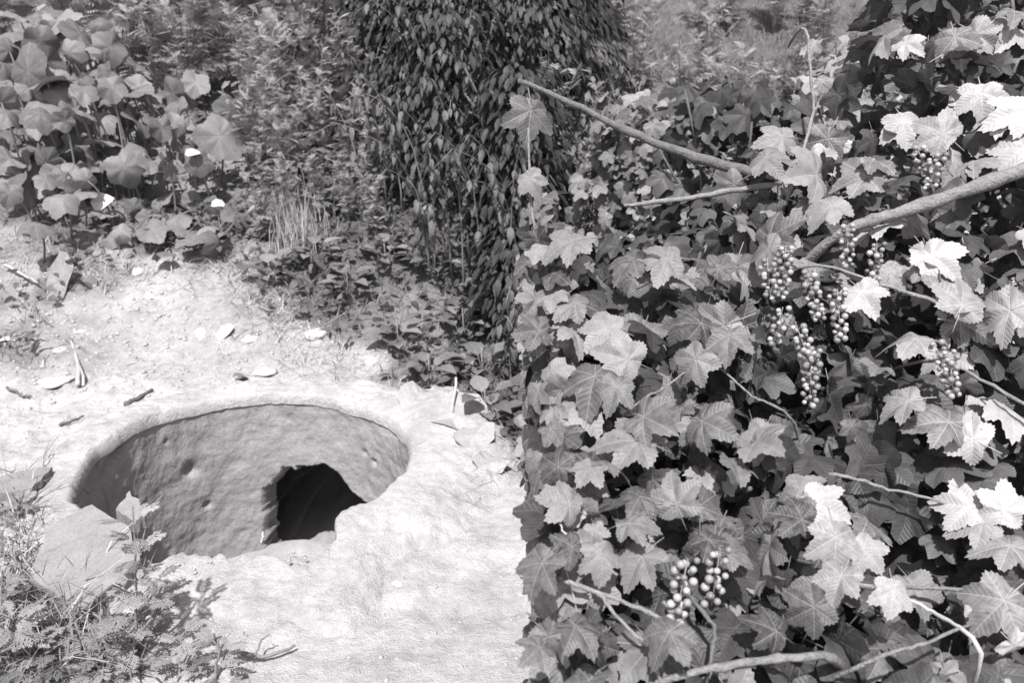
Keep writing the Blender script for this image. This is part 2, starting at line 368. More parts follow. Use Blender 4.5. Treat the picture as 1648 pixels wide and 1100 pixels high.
inside = inpoly(tc0+(T2-tc0)/1.04+jit*1.3, -0.58+(Z2+0.58)/1.04+jit)
IDX = np.arange(nz*nw).reshape(nz, nw); R1 = np.roll(IDX, -1, 1); I1 = np.roll(inside, -1, 1)
QF = np.stack([IDX[:-1], R1[:-1], R1[1:], IDX[1:]], -1).reshape(-1, 4)
keepq = ~(inside[:-1] & I1[:-1] & I1[1:] & inside[1:]).ravel()
F = QF[keepq]
E = np.concatenate([F[:, [0, 1]], F[:, [1, 2]], F[:, [2, 3]], F[:, [3, 0]]]); key = np.sort(E, 1); key = key[:, 0].astype(np.int64)*(nz*nw)+key[:, 1]
u_, inv, ct = np.unique(key, return_inverse=True, return_counts=True); E = E[ct[inv] == 1]
row = E//nw; E = E[~((row == 0).all(1) | (row == nz-1).all(1))]                  # edge of the broken hole only
bv = np.unique(E)
for it_ in range(3):                                                              # ease the stair steps of the grid
    acc = {int(b): [] for b in bv}
    for a, b in E: acc[int(a)].append(int(b)); acc[int(b)].append(int(a))
    V[bv] = np.array([0.4*V[b]+0.6*V[acc[int(b)]].mean(0) for b in bv])
mp = {int(b): len(V)+k for k, b in enumerate(bv)}; mp2 = {int(b): len(V)+len(bv)+k for k, b in enumerate(bv)}
cdir = np.array([math.cos(tc0), math.sin(tc0), 0]); hc = np.array([math.cos(tc0)*PR, math.sin(tc0)*PR, -0.56])
nzv = RNG.random((len(bv), 1)); back = V[bv]+cdir*(0.02+0.025*nzv)+(hc-V[bv])*(0.03+0.05*nzv); back2 = V[bv]+cdir*0.11+(hc-V[bv])*0.10
V = np.concatenate([V, back, back2])
FB = [(int(b), int(a), mp[int(a)], mp[int(b)]) for a, b in E]+[(mp[int(b)], mp[int(a)], mp2[int(a)], mp2[int(b)]) for a, b in E]
link('shaft_wall', new_mesh('pit_wall', V, F.tolist()+FB, None, True, M_WALL), pit)
# broken thickness of the wall round the hole, and the burrow behind it
tc_ = float(hp[:, 0].mean()); zc_ = -0.58
def hole_ring(scale_t, scale_z, r, noise=0.0, n=120):
    P = []; seg = np.vstack([hp, hp[:1]]); L = np.hypot(np.diff(seg[:, 0])*PR, np.diff(seg[:, 1])); cl = np.concatenate([[0], np.cumsum(L)])
    for k in range(n):
        s = cl[-1]*k/n; t = np.interp(s, cl, seg[:, 0]); z = np.interp(s, cl, seg[:, 1])
        nn = noise*float(fbm(t*6+3, z*9, 2, 4, 0.65)); t = tc_+(t-tc_)*(scale_t+nn); z = zc_+(z-zc_)*(scale_z+nn)
        P.append((r*math.cos(t), r*math.sin(t), z))
    return P
n = 120
rings = [hole_ring(1.15, 1.1, PR+0.10, 0.2), hole_ring(1.1, 1.08, PR+0.3, 0.3), hole_ring(0.8, 0.9, PR+0.62, 0.3), hole_ring(0.3, 0.4, PR+0.8, 0.3), hole_ring(0.01, 0.01, PR+0.82)]
V = [p for r in rings for p in r]
F = [(j*n+i, j*n+(i+1) % n, (j+1)*n+(i+1) % n, (j+1)*n+i) for j in range(len(rings)-1) for i in range(n)]
link('burrow', new_mesh('burrow', V, F, None, True, grain_mat('damp_earth', 0.16, 0.3, 9, 0.95)), pit)
# earth floor, heaped on the near left
fr, ft = 40, 160; V = [(0, 0, -0.66)]; F = []
for j in range(1, fr+1):
    r = (PR+0.05)*j/fr
    for i in range(ft):
        t = 2*math.pi*i/ft; x = r*math.cos(t); y = r*math.sin(t)
        heap = math.exp(-(((x+0.30)/0.26)**2+((y+0.44)/0.28)**2))
        z = -0.72+0.62*heap-0.12*math.exp(-(((x-0.2)/0.2)**2+((y-0.35)/0.3)**2))+0.035*float(fbm(x+3, y+2, 5, 4))
        V.append((x, y, min(z, -0.03)))
for i in range(ft): F.append((0, 1+i, 1+(i+1) % ft))
F += [(1+(j-1)*ft+i, 1+(j-1)*ft+(i+1) % ft, 1+j*ft+(i+1) % ft, 1+j*ft+i) for j in range(1, fr) for i in range(ft)]
link('pit_floor', new_mesh('pit_floor', V, F, None, True, M_WALL), pit)

# ------------------------------------------------------------------ clods, stones, scraps on the soil
def clod(seed):
    r = np.random.default_rng(seed); g = (1+5**.5)/2
    P = np.array([(-1, g, 0), (1, g, 0), (-1, -g, 0), (1, -g, 0), (0, -1, g), (0, 1, g), (0, -1, -g), (0, 1, -g), (g, 0, -1), (g, 0, 1), (-g, 0, -1), (-g, 0, 1)], float)/1.9
    F = [(0, 11, 5), (0, 5, 1), (0, 1, 7), (0, 7, 10), (0, 10, 11), (1, 5, 9), (5, 11, 4), (11, 10, 2), (10, 7, 6), (7, 1, 8), (3, 9, 4), (3, 4, 2), (3, 2, 6), (3, 6, 8), (3, 8, 9), (4, 9, 5), (2, 4, 11), (6, 2, 10), (8, 6, 7), (9, 8, 1)]
    return P*(1+0.45*(r.random((12, 1))-0.5))*np.array([1, 0.8+0.4*r.random(), 0.55+0.3*r.random()]), F
def subdiv(P, F, seed, amp):
    r = np.random.default_rng(seed); P = [tuple(p) for p in P]; mid = {}; out = []
    def m(a, b):
        k = (min(a, b), max(a, b))
        if k not in mid:
            v = (np.array(P[a])+np.array(P[b]))/2; v = v*(1.06+amp*(r.random()-0.5)); P.append(tuple(v)); mid[k] = len(P)-1
        return mid[k]
    for a, b, c in F:
        x, y, z = m(a, b), m(b, c), m(c, a); out += [(a, x, z), (x, b, y), (z, y, c), (x, y, z)]
    return np.array(P), out
CL = [clod(s) for s in range(8)]
def on_soil(x, y):
    return math.hypot(x-PC[0], y-PC[1]) > PR+0.06
NC = 16000
cxs = RNG.uniform(-3.0, 0.05, NC); cys = RNG.uniform(1.45, 4.6, NC); hu = humus(cxs, cys)
dens = 0.4+0.6*sstep(3.1, 3.5, cys)+0.6*np.maximum(0, fbm(cxs, cys, 2.5, 3))
keep = (hu < 0.6) & (RNG.random(NC) < dens) & (np.hypot(cxs-PC[0], cys-PC[1]) > PR+0.07)
czs = H(cxs, cys)+np.where(np.hypot(cxs-PC[0], cys-PC[1]) < PR+0.15, 0.02, 0); parts = []
for x, y, z in zip(cxs[keep], cys[keep], czs[keep]):
    s = 0.0025+0.013*rnd.random()**5*(1 if y > 3.1 else 0.45)
    P, F = CL[rnd.randrange(8)]
    a = rnd.uniform(0, 6.28); R = np.array([(math.cos(a), -math.sin(a), 0), (math.sin(a), math.cos(a), 0), (0, 0, 1)])
    parts.append((P@R.T*s+np.array([x, y, z-s*0.05]), F, None))
V, F, A = merge(parts)
link('loose_clods', new_mesh('loose_clods', V, F, None, True, M_STONE), kind='stuff', label='small loose clods and pebbles scattered over the pale soil', category='pebbles')

def stone(px, py, wpx, label, mat=M_CLAY, sq=0.5, name='stone', cat='stone', group=None, lift=0.25):
    p = ground(px, py); s = wpx/FPX*(p-CP).length/2
    P, F = clod(px+py); P, F = subdiv(P, F, px, 0.35); P, F = subdiv(P, F, px+1, 0.22)
    P = P*np.array([1, 0.9, sq])*s
    o = link(name, new_mesh(name, P, F, None, True, mat), loc=(p.x, p.y, p.z-s*0.08), label=label, category=cat)
    if group: o['group'] = group
    return o
for a in ((172, 632, 34, 'pale stone beside the forked twig near the pit rim'), (90, 618, 46, 'largest pale clod left of the forked twig'),
          (98, 566, 24, 'small pale clod left of the top of the forked twig'), (425, 598, 40, 'low pale clod right of the dark flake'),
          (222, 438, 20, 'small bright stone under the pumpkin leaves'), (130, 535, 22, 'small stone just above the forked twig'),
          (400, 545, 34, 'flat pale clod right of the two white scraps'), (510, 540, 40, 'earth lump at the edge of the low weeds'),
          (60, 880, 30, 'stone half hidden in the weeds left of the broken slab'), (300, 935, 22, 'bright lump on the near rim of the pit'),
          (352, 945, 34, 'biggest bright lump on the near rim of the pit'), (640, 940, 20, 'small pale lump on the bright soil before the hole')):
    stone(*a)
# round pale fruit in the weeds
gp = ground(684, 352, 0.05)
def gourd(s):
    V = []; F = []; n, m_ = 24, 14
    for j in range(m_+1):
        ph = math.pi*j/m_
        for i in range(n):
            t = 2*math.pi*i/n; r = math.sin(ph)*(1+0.05*math.cos(t*10)*math.sin(ph)); V.append((s*r*math.cos(t), s*r*math.sin(t), s*0.85*math.cos(ph)*(1-0.12*math.exp(-(ph/0.4)**2))))
    F = [(j*n+i, j*n+(i+1) % n, (j+1)*n+(i+1) % n, (j+1)*n+i) for j in range(m_) for i in range(n)]
    return V, F
V, F = gourd(0.075)
go = thing('gourd', 'round pale gourd lying in the dark weeds under the nettles', 'gourd', (gp.x, gp.y, gp.z+0.03))
link('fruit', new_mesh('gourd', V, [f[::-1] for f in F], None, True, grain_mat('gourd_skin', 0.10, 0.2, 8, 0.45, 0.1, 60, 0.002, 0.4)), go)
V, F = tube([(0, 0, 0.05), (0.004, 0.003, 0.075), (0.02, 0.0, 0.09)], [0.009, 0.006, 0.007], 6)
link('stalk', new_mesh('gourd_stalk', V, F, None, True, M_STRAW), go)

def flake(px, py, wpx, hpx, rot, label, mat, name, cat, curl=0.2, lift=0.01, seed=0, tilt=(0, 0), n=14, at_y=None):
    p = ground(px, py) if at_y is None else at(px, py, at_y); k = (p-CP).length/FPX; r = random.Random(seed+px)
    V = []; F = []; rings = (0.0, 0.5, 1.0)
    V.append((0, 0, 0))
    for q in rings[1:]:
        for i in range(n):
            t = 2*math.pi*i/n; rr = q*(1+(r.uniform(-0.25, 0.2) if q == 1 else 0))
            x = rr*math.cos(t)*wpx*k/2; y = rr*math.sin(t)*hpx*k/2
            V.append((x, y, curl*wpx*k*0.5*q*q*math.cos(2*t+seed)+r.uniform(-0.004, 0.004)))
    F = [(0, 1+i, 1+(i+1) % n) for i in range(n)]+[(1+i, 1+n+i, 1+n+(i+1) % n, 1+(i+1) % n) for i in range(n)]
    nv = len(V); th = 0.003                                  # real thickness
    V2 = V+[(x, y, z-th) for x, y, z in V]; F2 = F+[tuple(a+nv for a in f[::-1]) for f in F]+[(1+n+i, nv+1+n+i, nv+1+n+(i+1) % n, 1+n+(i+1) % n) for i in range(n)]
    o = link(name, new_mesh(name, V2, F2, None, False, mat), label=label, category=cat)
    o.location = (p.x, p.y, p.z+lift); o.rotation_euler = (tilt[0], tilt[1], rot); return o
for i, a in enumerate(((675, 668, 62, 120, 0.5, 'long ragged dry leaf lying along the right rim'), (745, 700, 92, 110, 0.2, 'broad crumpled dry leaf beside the upright dry stalk'),
      (765, 728, 60, 60, -0.3, 'small curled dry leaf at the end of the rim'), (712, 645, 50, 60, 0.8, 'dry leaf half hidden in the weeds above the rim'), (790, 760, 55, 60, 0.1, 'grey dry leaf at the far right of the pit plot'))):
    flake(*a, M_DRYLEAF, 'dry_leaf', 'dry leaf', 0.3, 0.075 if i in (0, 1, 2) else 0.05, i+3, (0.3, 0.12))['group'] = 'dry leaves along the right rim'
for i, a in enumerate(((323, 552, 17, 30, 0.6, 'left one of two small white scraps on the soil'), (363, 549, 19, 34, -0.4, 'right one of two small white scraps on the soil'),
      (222, 440, 16, 20, 0.3, 'tiny white scrap below the pumpkin leaves'), (241, 481, 14, 16, 0.8, 'tiny white scrap in the middle of the soil slope'))):
    flake(*a, M_PAPER, 'white_scrap', 'scrap', 0.25, 0.012, i, (0.5, 0), 7)
flake(388, 618, 26, 18, 0.1, 'small dark flake lying between pit and twig', M_BARK, 'bark_flake', 'bark', 0.4, 0.006, 2)
flake(143, 466, 26, 22, 0.4, 'dark curled leaf scrap on the soil slope', M_BARK, 'curled_leaf', 'dry leaf', 0.7, 0.02, 5)
flake(100, 478, 30, 90, 0.05, 'grey pointed leaf standing on the soil slope', M_BOARD, 'fallen_leaf', 'dry leaf', 0.15, 0.05, 8, (0.9, 0))

def stick(pix, wpx, label, mat, name='twig', cat='twig', lift=0.012, seed=0, amp=0.004, hs=None):
    P = []
    for i, (a, b) in enumerate(pix):
        P.append(ground(a, b, lift if hs is None else hs[i]))
    k = (P[0]-CP).length/FPX*wpx/2
    Q = []
    for i in range(len(P)-1):
        for s in range(4): Q.append(P[i].lerp(P[i+1], s/4))
    Q.append(P[-1]); b0 = Q[0].copy(); Q = crooked([q-b0 for q in Q], amp, seed)
    V, F = tube(Q, [k*(1-0.45*i/(len(Q)-1)) for i in range(len(Q))], 6)
    return link(name, new_mesh(name, V, F, None, True, mat), loc=b0, label=label, category=cat), b0, k
tw, b0, k = stick([(126, 622), (127, 590), (113, 548)], 7, 'pale forked twig standing out of the soil slope', M_STRAW, lift=0.02)
P = [ground(135, 625, 0.01)-b0, ground(134, 605, 0.03)-b0, ground(127, 588, 0.025)-b0]
V, F = tube(P, [k*0.7]*3, 5); link('side_twig', new_mesh('side_twig', V, F, None, True, M_STRAW), tw)
stick([(98, 692), (118, 686), (136, 679)], 5, 'short dark twig left above the pit', M_BARK, seed=2)
stick([(205, 664), (222, 652), (248, 636)], 9, 'dark bark sliver beside the groove above the pit', M_BARK, lift=0.008, seed=3)
stick([(12, 628), (38, 636), (52, 644)], 4, 'thin dark twig on the soil at the left edge', M_BARK, seed=4)
stick([(8, 430), (40, 445), (62, 458)], 5, 'pale dry stem lying on the soil at upper left', M_STRAW, lift=0.05, seed=5)
stick([(365, 1060), (420, 1062), (478, 1046)], 7, 'thin fallen twig on the bright soil at the bottom', M_TWIG, lift=0.02, seed=6, amp=0.006)
stick([(412, 1066), (418, 1040), (436, 1024)], 4, 'fine side twig sticking up from the bright soil', M_TWIG, hs=(0.02, 0.05, 0.07), seed=7)
stick([(424, 865), (422, 882)], 5, 'tiny root end at the left edge of the hole', M_STRAW, seed=8, hs=(0.02, 0.02))
stick([(720, 694), (727, 660), (735, 606)], 8, 'pale upright dry stalk at the right rim', M_STRAW, 'dry_stalk', 'stalk', seed=9, hs=(0.0, 0.1, 0.2))

# broken slab and board at lower left
def slab(pix, zfun, thick, name, label, cat, mat, seed=1):
    top = []
    for a, b in pix:
        p = ground(a, b)
        for it in range(12):
            d = ray(a, b); t = (zfun(p)-CP.z)/d.z; p = CP+d*t
        top.append(p)
    # ragged outline
    r = random.Random(seed); ring = []
    for i in range(len(top)):
        a, b = top[i], top[(i+1) % len(top)]
        for s in range(5):
            q = a.lerp(b, s/5); ring.append(q+(Vector((0, 0, 0)) if s == 0 else rv(r, 0.006)))
    for q in ring: q.z = zfun(q)
    c = sum(ring, Vector())/len(ring); n = len(ring)
    V = [tuple((q-c)*0.99) for q in ring]+[tuple((q-c)-Vector((0, 0, 0.005))) for q in ring]+[tuple((q-c)*0.985-Vector((0, 0, thick))+rv(r, 0.004)) for q in ring]
    F = [tuple(range(n)), tuple(range(3*n-1, 2*n-1, -1))]
    for L in range(2): F += [(L*n+i, (L+1)*n+i, (L+1)*n+(i+1) % n, L*n+(i+1) % n) for i in range(n)]
    return link(name, new_mesh(name, V, F, None, False, mat), loc=c, label=label, category=cat)
g0 = ground(130, 985); g1 = ground(210, 800)
slab([(48, 930), (80, 842), (148, 812), (205, 845), (226, 900), (132, 985)], lambda p: 0.085+0.16*(p.y-g0.y), 0.06, 'broken_slab', 'broken pale slab lying tilted behind the mugwort', 'slab', M_SLAB)
slab([(186, 822), (209, 790), (236, 828), (210, 836)], lambda p: 0.10+0.35*(p.y-g1.y+0.1), 0.05, 'slab_fragment', 'pointed slab fragment standing over a dark gap at the pit edge', 'slab', M_BOARD, 4)  # darker board tone puts the shade of its right face into the colour
slab([(112, 838), (133, 822), (150, 850), (128, 860)], lambda p: 0.13+0.2*(p.y-g1.y), 0.04, 'slab_chip', 'grey chip lying on top of the broken slab', 'slab', M_BOARD, 6)
slab([(-30, 800), (-20, 772), (62, 752), (84, 752), (52, 786)], lambda p: 0.10+0.0*p.y, 0.03, 'weathered_board', 'grey weathered board end at the left edge above the weeds', 'board', M_BOARD, 9)

# ------------------------------------------------------------------ leaf shapes
def petiole(L=0.6, w_=0.018, sag=0.25):
    pts = [(0, 0, 0), (0, -L*0.5, -sag*L*0.35), (0, -L, -sag*L*1.2)]
    V, F = tube(pts, [w_*0.8, w_*0.8, w_], 4); return np.array(V), F
def palmate(seed, lobes, serr, nser, cup, pet=0.7, rings=(0.4, 0.75, 1.0), n=52, base_r=0.3, fold=0.1, quilt=0.03):
    r = random.Random(seed); lob = [(a*(1+r.uniform(-.06, .06)), L*r.uniform(0.92, 1.06), w_) for a, L, w_ in lobes]
    V = [(0, 0, 0)]; F = []; A = [(0, 0, 0)]
    tw = r.uniform(-0.35, 0.35); cu = cup*r.uniform(0.2, 1.5); fo = fold*r.uniform(-0.4, 1.8); wav = r.uniform(0.0, 0.14); ph = r.uniform(0, 6)
    phis = [-math.pi+2*math.pi*(i+0.5)/n for i in range(n)]
    R = []
    for i, p in enumerate(phis):
        v = base_r
        for a, L, w_ in lob:
            d = abs(p-a)/w_
            if d < 1: v = max(v, base_r+(L-base_r)*(1-d**1.1)**0.82 if d < 1 else 0)
        v *= 1+serr*(1 if i % 2 else -1)*(0.7+0.6*r.random()); R.append(v)
    for q in rings:
        for i, p in enumerate(phis):
            rr = q*R[i] if q == 1 else q*(R[i]*0.75+0.25*sum(R)/n)
            if q < 1: rr = min(rr, R[i]*0.93)
            x = rr*math.sin(p); y = rr*math.cos(p)
            z = -cu*rr*rr+fo*abs(x)+quilt*q*math.cos(p*2*math.pi/0.96)*-1+tw*x*y+wav*q*q*math.sin(3*p+ph)
            V.append((x, y, z)); A.append((x, y, 0))
    F += [(0, 1+(i+1) % n, 1+i) for i in range(n)]
    for j in range(len(rings)-1):
        F += [(1+j*n+i, 1+j*n+(i+1) % n, 1+(j+1)*n+(i+1) % n, 1+(j+1)*n+i) for i in range(n)]
    if pet:
        PV, PF = petiole(pet); o = len(V); V += PV.tolist(); F += [tuple(a+o for a in f) for f in PF]; A += [(0, 0.3, 0)]*len(PV)
    return np.array(V, float), F, np.array(A, float)
def lance(seed, wd, n=8, droop=0.3, serr=0.08, pet=0.15):
    r = random.Random(seed); V = []; A = []; F = []; dr = droop*r.uniform(0.4, 1.4)
    for i in range(n+1):
        t = i/n; y = t; ww = wd*(math.sin(math.pi*min(1, t**0.75))**0.9)*(1+(serr if i % 2 else -serr)) if 0 < i < n else 0.004
        z = -dr*t*t
        for s in (-1, 0, 1): V.append((s*ww, y, z+(0.25*ww if s else 0))); A.append((s*ww, y, 0))
    for i in range(n):
        b = i*3; F += [(b, b+3, b+4, b+1), (b+1, b+4, b+5, b+2)]
    if pet:
        PV, PF = petiole(pet, 0.014); o = len(V); V += PV.tolist(); F += [tuple(a+o for a in f) for f in PF]; A += [(0, .3, 0)]*len(PV)
    return np.array(V, float), F, np.array(A, float)
def pinnate(seed, pairs=7, cut=0.035, sub=True, L=0.42):
    """deeply cut mugwort or ragweed leaf"""
    r = random.Random(seed); V = []; F = []; dr = r.uniform(0.15, 0.5)
    def z(x, y): return -dr*y*y-0.15*abs(x)
    def blade(x0, y0, ang, ln, wd):
        o = len(V); dx, dy = math.sin(ang), math.cos(ang); px_, py_ = dy, -dx
        for t, ww in ((0, 0.5), (0.45, 1.0), (0.8, 0.6), (1, 0)):
            x = x0+dx*ln*t; y = y0+dy*ln*t
            if ww == 0: V.append((x, y, z(x, y)))
            else:
                for s in (-1, 1): V.append((x+px_*s*wd*ww, y+py_*s*wd*ww, z(x, y)))
        F.extend([(o, o+1, o+3, o+2), (o+2, o+3, o+5, o+4), (o+4, o+5, o+6)])
    blade(0, -0.25, 0, 1.25, cut*0.55)
    for i in range(pairs):
        y = 0.1+0.78*i/pairs; ln = L*(0.55+0.8*math.sin(math.pi*(0.2+0.7*i/pairs)))*r.uniform(0.85, 1.15)*0.8
        for s in (-1, 1):
            a = s*r.uniform(0.7, 1.0); blade(0, y, a, ln, cut)
            if sub:
                for q in (0.35, 0.62):
                    for s2 in (-1, 1): blade(math.sin(a)*ln*q, y+math.cos(a)*ln*q, a+s2*0.65, ln*0.36, cut*0.75)
    V = np.array(V, float); return V, F, np.stack([V[:, 0], V[:, 1], V[:, 0]*0], 1)

CUR_L = ((0, 1.0, 0.72), (0.98, 0.9, 0.66), (-0.98, 0.9, 0.66), (2.0, 0.66, 0.8), (-2.0, 0.66, 0.8))
CURRANT = [palmate(40+i, CUR_L, 0.04, 26, 0.36, 0.75, base_r=0.38, fold=0.22, quilt=0.035, n=78) for i in range(12)]
CURLOW = [palmate(40+i, CUR_L, 0.03, 26, 0.36, 0.75, base_r=0.38, fold=0.22, n=32, rings=(0.5, 1.0)) for i in range(12)]
PUMP_L = ((0, 0.95, 1.0), (1.1, 0.9, 0.95), (-1.1, 0.9, 0.95), (2.25, 0.8, 0.8), (-2.25, 0.8, 0.8))
PUMPKIN = [palmate(80+i, PUMP_L, 0.022, 26, 0.45, 0.0, base_r=0.55, fold=0.2, quilt=0.03) for i in range(12)]
NETTLE = [lance(120+i, 0.20) for i in range(6)]
BROAD = [lance(140+i, 0.34, 8, 0.35, 0.05, 0.4) for i in range(5)]
MUG = [pinnate(160+i) for i in range(6)]
def to_mesh(name, data, mat): return new_mesh(name, data[0], data[1], data[2], True, mat)
def stuff_leaves(items):
    """items: (leaf data, matrix, seed) joined in one mesh"""
    parts = []
    for d, M, q in items:
        a = d[2].copy(); a[:, 2] = q; parts.append((xform(M, d[0]), d[1], a))
    return merge(parts)

# ------------------------------------------------------------------ currant bushes (right half)
def bush_surface(x, y):
    """height of the outer leaf layer"""
    crest = 1.50+0.9*max(0, x-0.30)+0.28*max(0, 1-x/0.17)
    z = 0.74+0.55*(min(y, crest)-0.73)+0.35*float(sstep(0.5, 0.95, x))*max(0, min(y, crest)-1.25)
    if y > crest: z -= 1.3*(y-crest)
    z += 0.06*float(fbm(x+2, y, 2.6, 2))
    hx, hy = (x-0.62)/0.17, (y-1.04)/0.17                  # shaded hollow between the two bushes
    z -= 0.20*math.exp(-(hx*hx+hy*hy))
    hx, hy = (x-0.27)/0.20, (y-1.58)/0.13
    z -= 0.25*math.exp(-(hx*hx+hy*hy))
    return z
def surf_hit(px, py, lift=0.0):
    d = ray(px, py); t = 0.5; st = 0.04
    while t < 3.2:
        p = CP+d*t
        if p.z <= bush_surface(p.x, p.y)+lift:
            if st < 0.004: return p
            t -= st; st *= 0.25
        t += st
    return CP+d*1.7
CM = [to_mesh('currant_leaf', d, M_CUR_SHADE) for d in CURRANT]; CMB = [to_mesh('currant_leaf', d, M_CUR_SUNTONE) for d in CURRANT]
bushA = thing('currant_bush', 'currant bush with shade in its leaf colour beside the pit plot, crossed by bare branches at the top', 'bush', (0.42, 1.45, float(H(0.42, 1.45))))
bushB = thing('currant_bush', 'currant bush with sunlight in its leaf colour at the far right edge behind the shaded hollow', 'bush', (1.15, 1.75, float(H(1.15, 1.75))))
PLACED = []
def leaf_pose(p, r, hero=None):
    out = Vector((0, -0.55, 0.84))                          # slope of the bush front
    nrm = (out*0.75+Vector((0, 0, 0.3))+rv(r, 1.0)).normalized()
    tip = Vector((r.uniform(-1, 1), -0.75+r.uniform(-0.6, 0.7), -0.5+r.uniform(-0.3, 0.2)))
    return nrm, tip
def put_leaf(bush, p, nrm, tip, s, r):
    M = frame(Vector(p)-bush.location, nrm, tip, s, r.uniform(0.88, 1.1))
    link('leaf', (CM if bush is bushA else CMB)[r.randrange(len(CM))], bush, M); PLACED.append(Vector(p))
# berry strings first, so that leaves keep clear of them
BERRY_AT = [(1262, 432, 26), (1300, 470, 24), (1338, 500, 24), (1290, 560, 22), (1312, 600, 26), (1240, 450, 16), (1362, 395, 18), (1408, 425, 14),
            (1480, 268, 18), (1520, 280, 14), (1105, 948, 20), (1150, 930, 14), (1520, 600, 18), (1500, 585, 14), (1265, 530, 12)]
CLEAR = []
sphV = []; sphF = []
for j in range(7):
    ph = math.pi*j/6
    for i in range(9): sphV.append((math.sin(ph)*math.cos(6.2832*i/9), math.sin(ph)*math.sin(6.2832*i/9), math.cos(ph)*0.95))
sphF = [(j*9+i, (j+1)*9+i, (j+1)*9+(i+1) % 9, j*9+(i+1) % 9) for j in range(6) for i in range(9)]
V, F = tube([(0, 0, -0.9), (0, 0.05, -1.25)], [0.22, 0.12], 5); BV, BF, BA = merge([(sphV, sphF, None), (V, F, None)])
BERRY = new_mesh('berry', BV, BF, None, True, M_BERRY)
for k, (a, b, n) in enumerate(BERRY_AT):
    n = int(n*1.3); r = random.Random(300+k); p = surf_hit(a, b, 0.035); bush = bushB if a > 1420 else bushA
    CLEAR.append((p, 0.055 if n > 16 else 0.04))
    top = p+Vector((r.uniform(-.01, .01), 0.01, 0.035)); L = 0.045+0.0014*n; lean = Vector((r.uniform(-.4, .4), -0.45, -1)).normalized()
    pts = [top+Vector((0, 0.016, -0.006)), top, top+lean*L*0.5, top+lean*L]
    V, F = tube([q-top for q in pts], [0.001, 0.001, 0.0009, 0.0006], 4)
    st = link('berry_cluster', new_mesh('berry_string', V, F, None, True, M_HERB), bush, loc=top-bush.location)
    for i in range(n):
        t = (i+0.5)/n; a_ = i*2.4; rr = 0.0105*(1-0.4*t)+0.004*r.random()
        ax = Vector((1, 0, 0)); ay = lean.cross(ax).normalized()
        q = lean*L*t+(ax*math.cos(a_)+ay*math.sin(a_))*rr
        s = r.uniform(0.0038, 0.0060)
        o = link('berry', BERRY, st, Matrix.Translation(q)@Matrix.Diagonal((s, s, s, 1)))
# stems seen in the photograph
def shown_stem(bush, pix, wpx, lifts, mat, seed=0, name='stem', bend=0.0014, extra=None, taper=0.35):
    P = [at(a, b, l) for (a, b), l in zip(pix, lifts)]
    Q = []
    for i in range(len(P)-1):
        for s in range(5): Q.append(P[i].lerp(P[i+1], s/5))
    Q.append(P[-1]); k = (P[0]-CP).length/FPX*wpx/2
    if extra: Q = [Vector(e) for e in extra]+Q
    else:
        d0 = (Q[0]-Q[4]).normalized(); d1 = (Q[-1]-Q[-4]).normalized()
        if Q[0].x < 0.2: d0.x = 0.3; d0.z = -0.4
        if Q[-1].x < 0.2: d1.x = 0.3; d1.z = -0.4
        tail = lambda d, p: [p+d*a+Vector((0, b*0.7, -b)) for a, b in ((0.025, 0.006), (0.05, 0.025), (0.07, 0.055), (0.09, 0.10), (0.10, 0.16))]
        Q = tail(d0, Q[0])[::-1]+Q+tail(d1, Q[-1])[:4]
    Q = crooked([q-bush.location for q in Q], bend, seed)
    rk = random.Random(seed+900)
    rad = [k*(1-taper*i/(len(Q)-1))*(1.22 if i % 5 == 3 else 1)*rk.uniform(0.88, 1.1) for i in range(len(Q))]
    V, F = tube(Q, rad, 8); o = link(name, new_mesh(name, V, F, None, True, mat), bush)
    for i in range(0, len(Q), 2): CLEAR.append((Q[i]+bush.location, 0.012))
    return o
def sl(pix, lift):
    return [surf_hit(a, b, lift).y for a, b in pix]
S1 = [(1240, 288), (1120, 252), (1010, 212), (920, 165), (835, 128)]
shown_stem(bushA, S1, 19, [1.75, 1.85, 1.95, 2.05, 2.15], M_BARK, 1, bend=0.003, extra=[(0.50, 1.55, 0.05), (0.56, 1.62, 0.6), (0.60, 1.70, 0.95)], taper=0.6)
shown_stem(bushA, [(868, 430), (856, 330), (850, 205)], 6, [1.5, 1.6, 1.66], M_TWIG, 12, extra=[(0.30, 1.45, 0.3), (0.10, 1.45, 0.95)])
S2 = [(1255, 296), (1180, 306), (1090, 322), (1003, 332)]
shown_stem(bushA, S2, 10, [1.66, 1.68, 1.7, 1.72], M_PALEBARK, 2, extra=[(0.52, 1.50, 0.05), (0.57, 1.58, 0.7)])
S3 = [(1655, 272), (1560, 305), (1440, 345), (1380, 362)]
shown_stem(bushB, S3, 24, sl(S3, 0.02), M_TWIG, 3, taper=0.5)
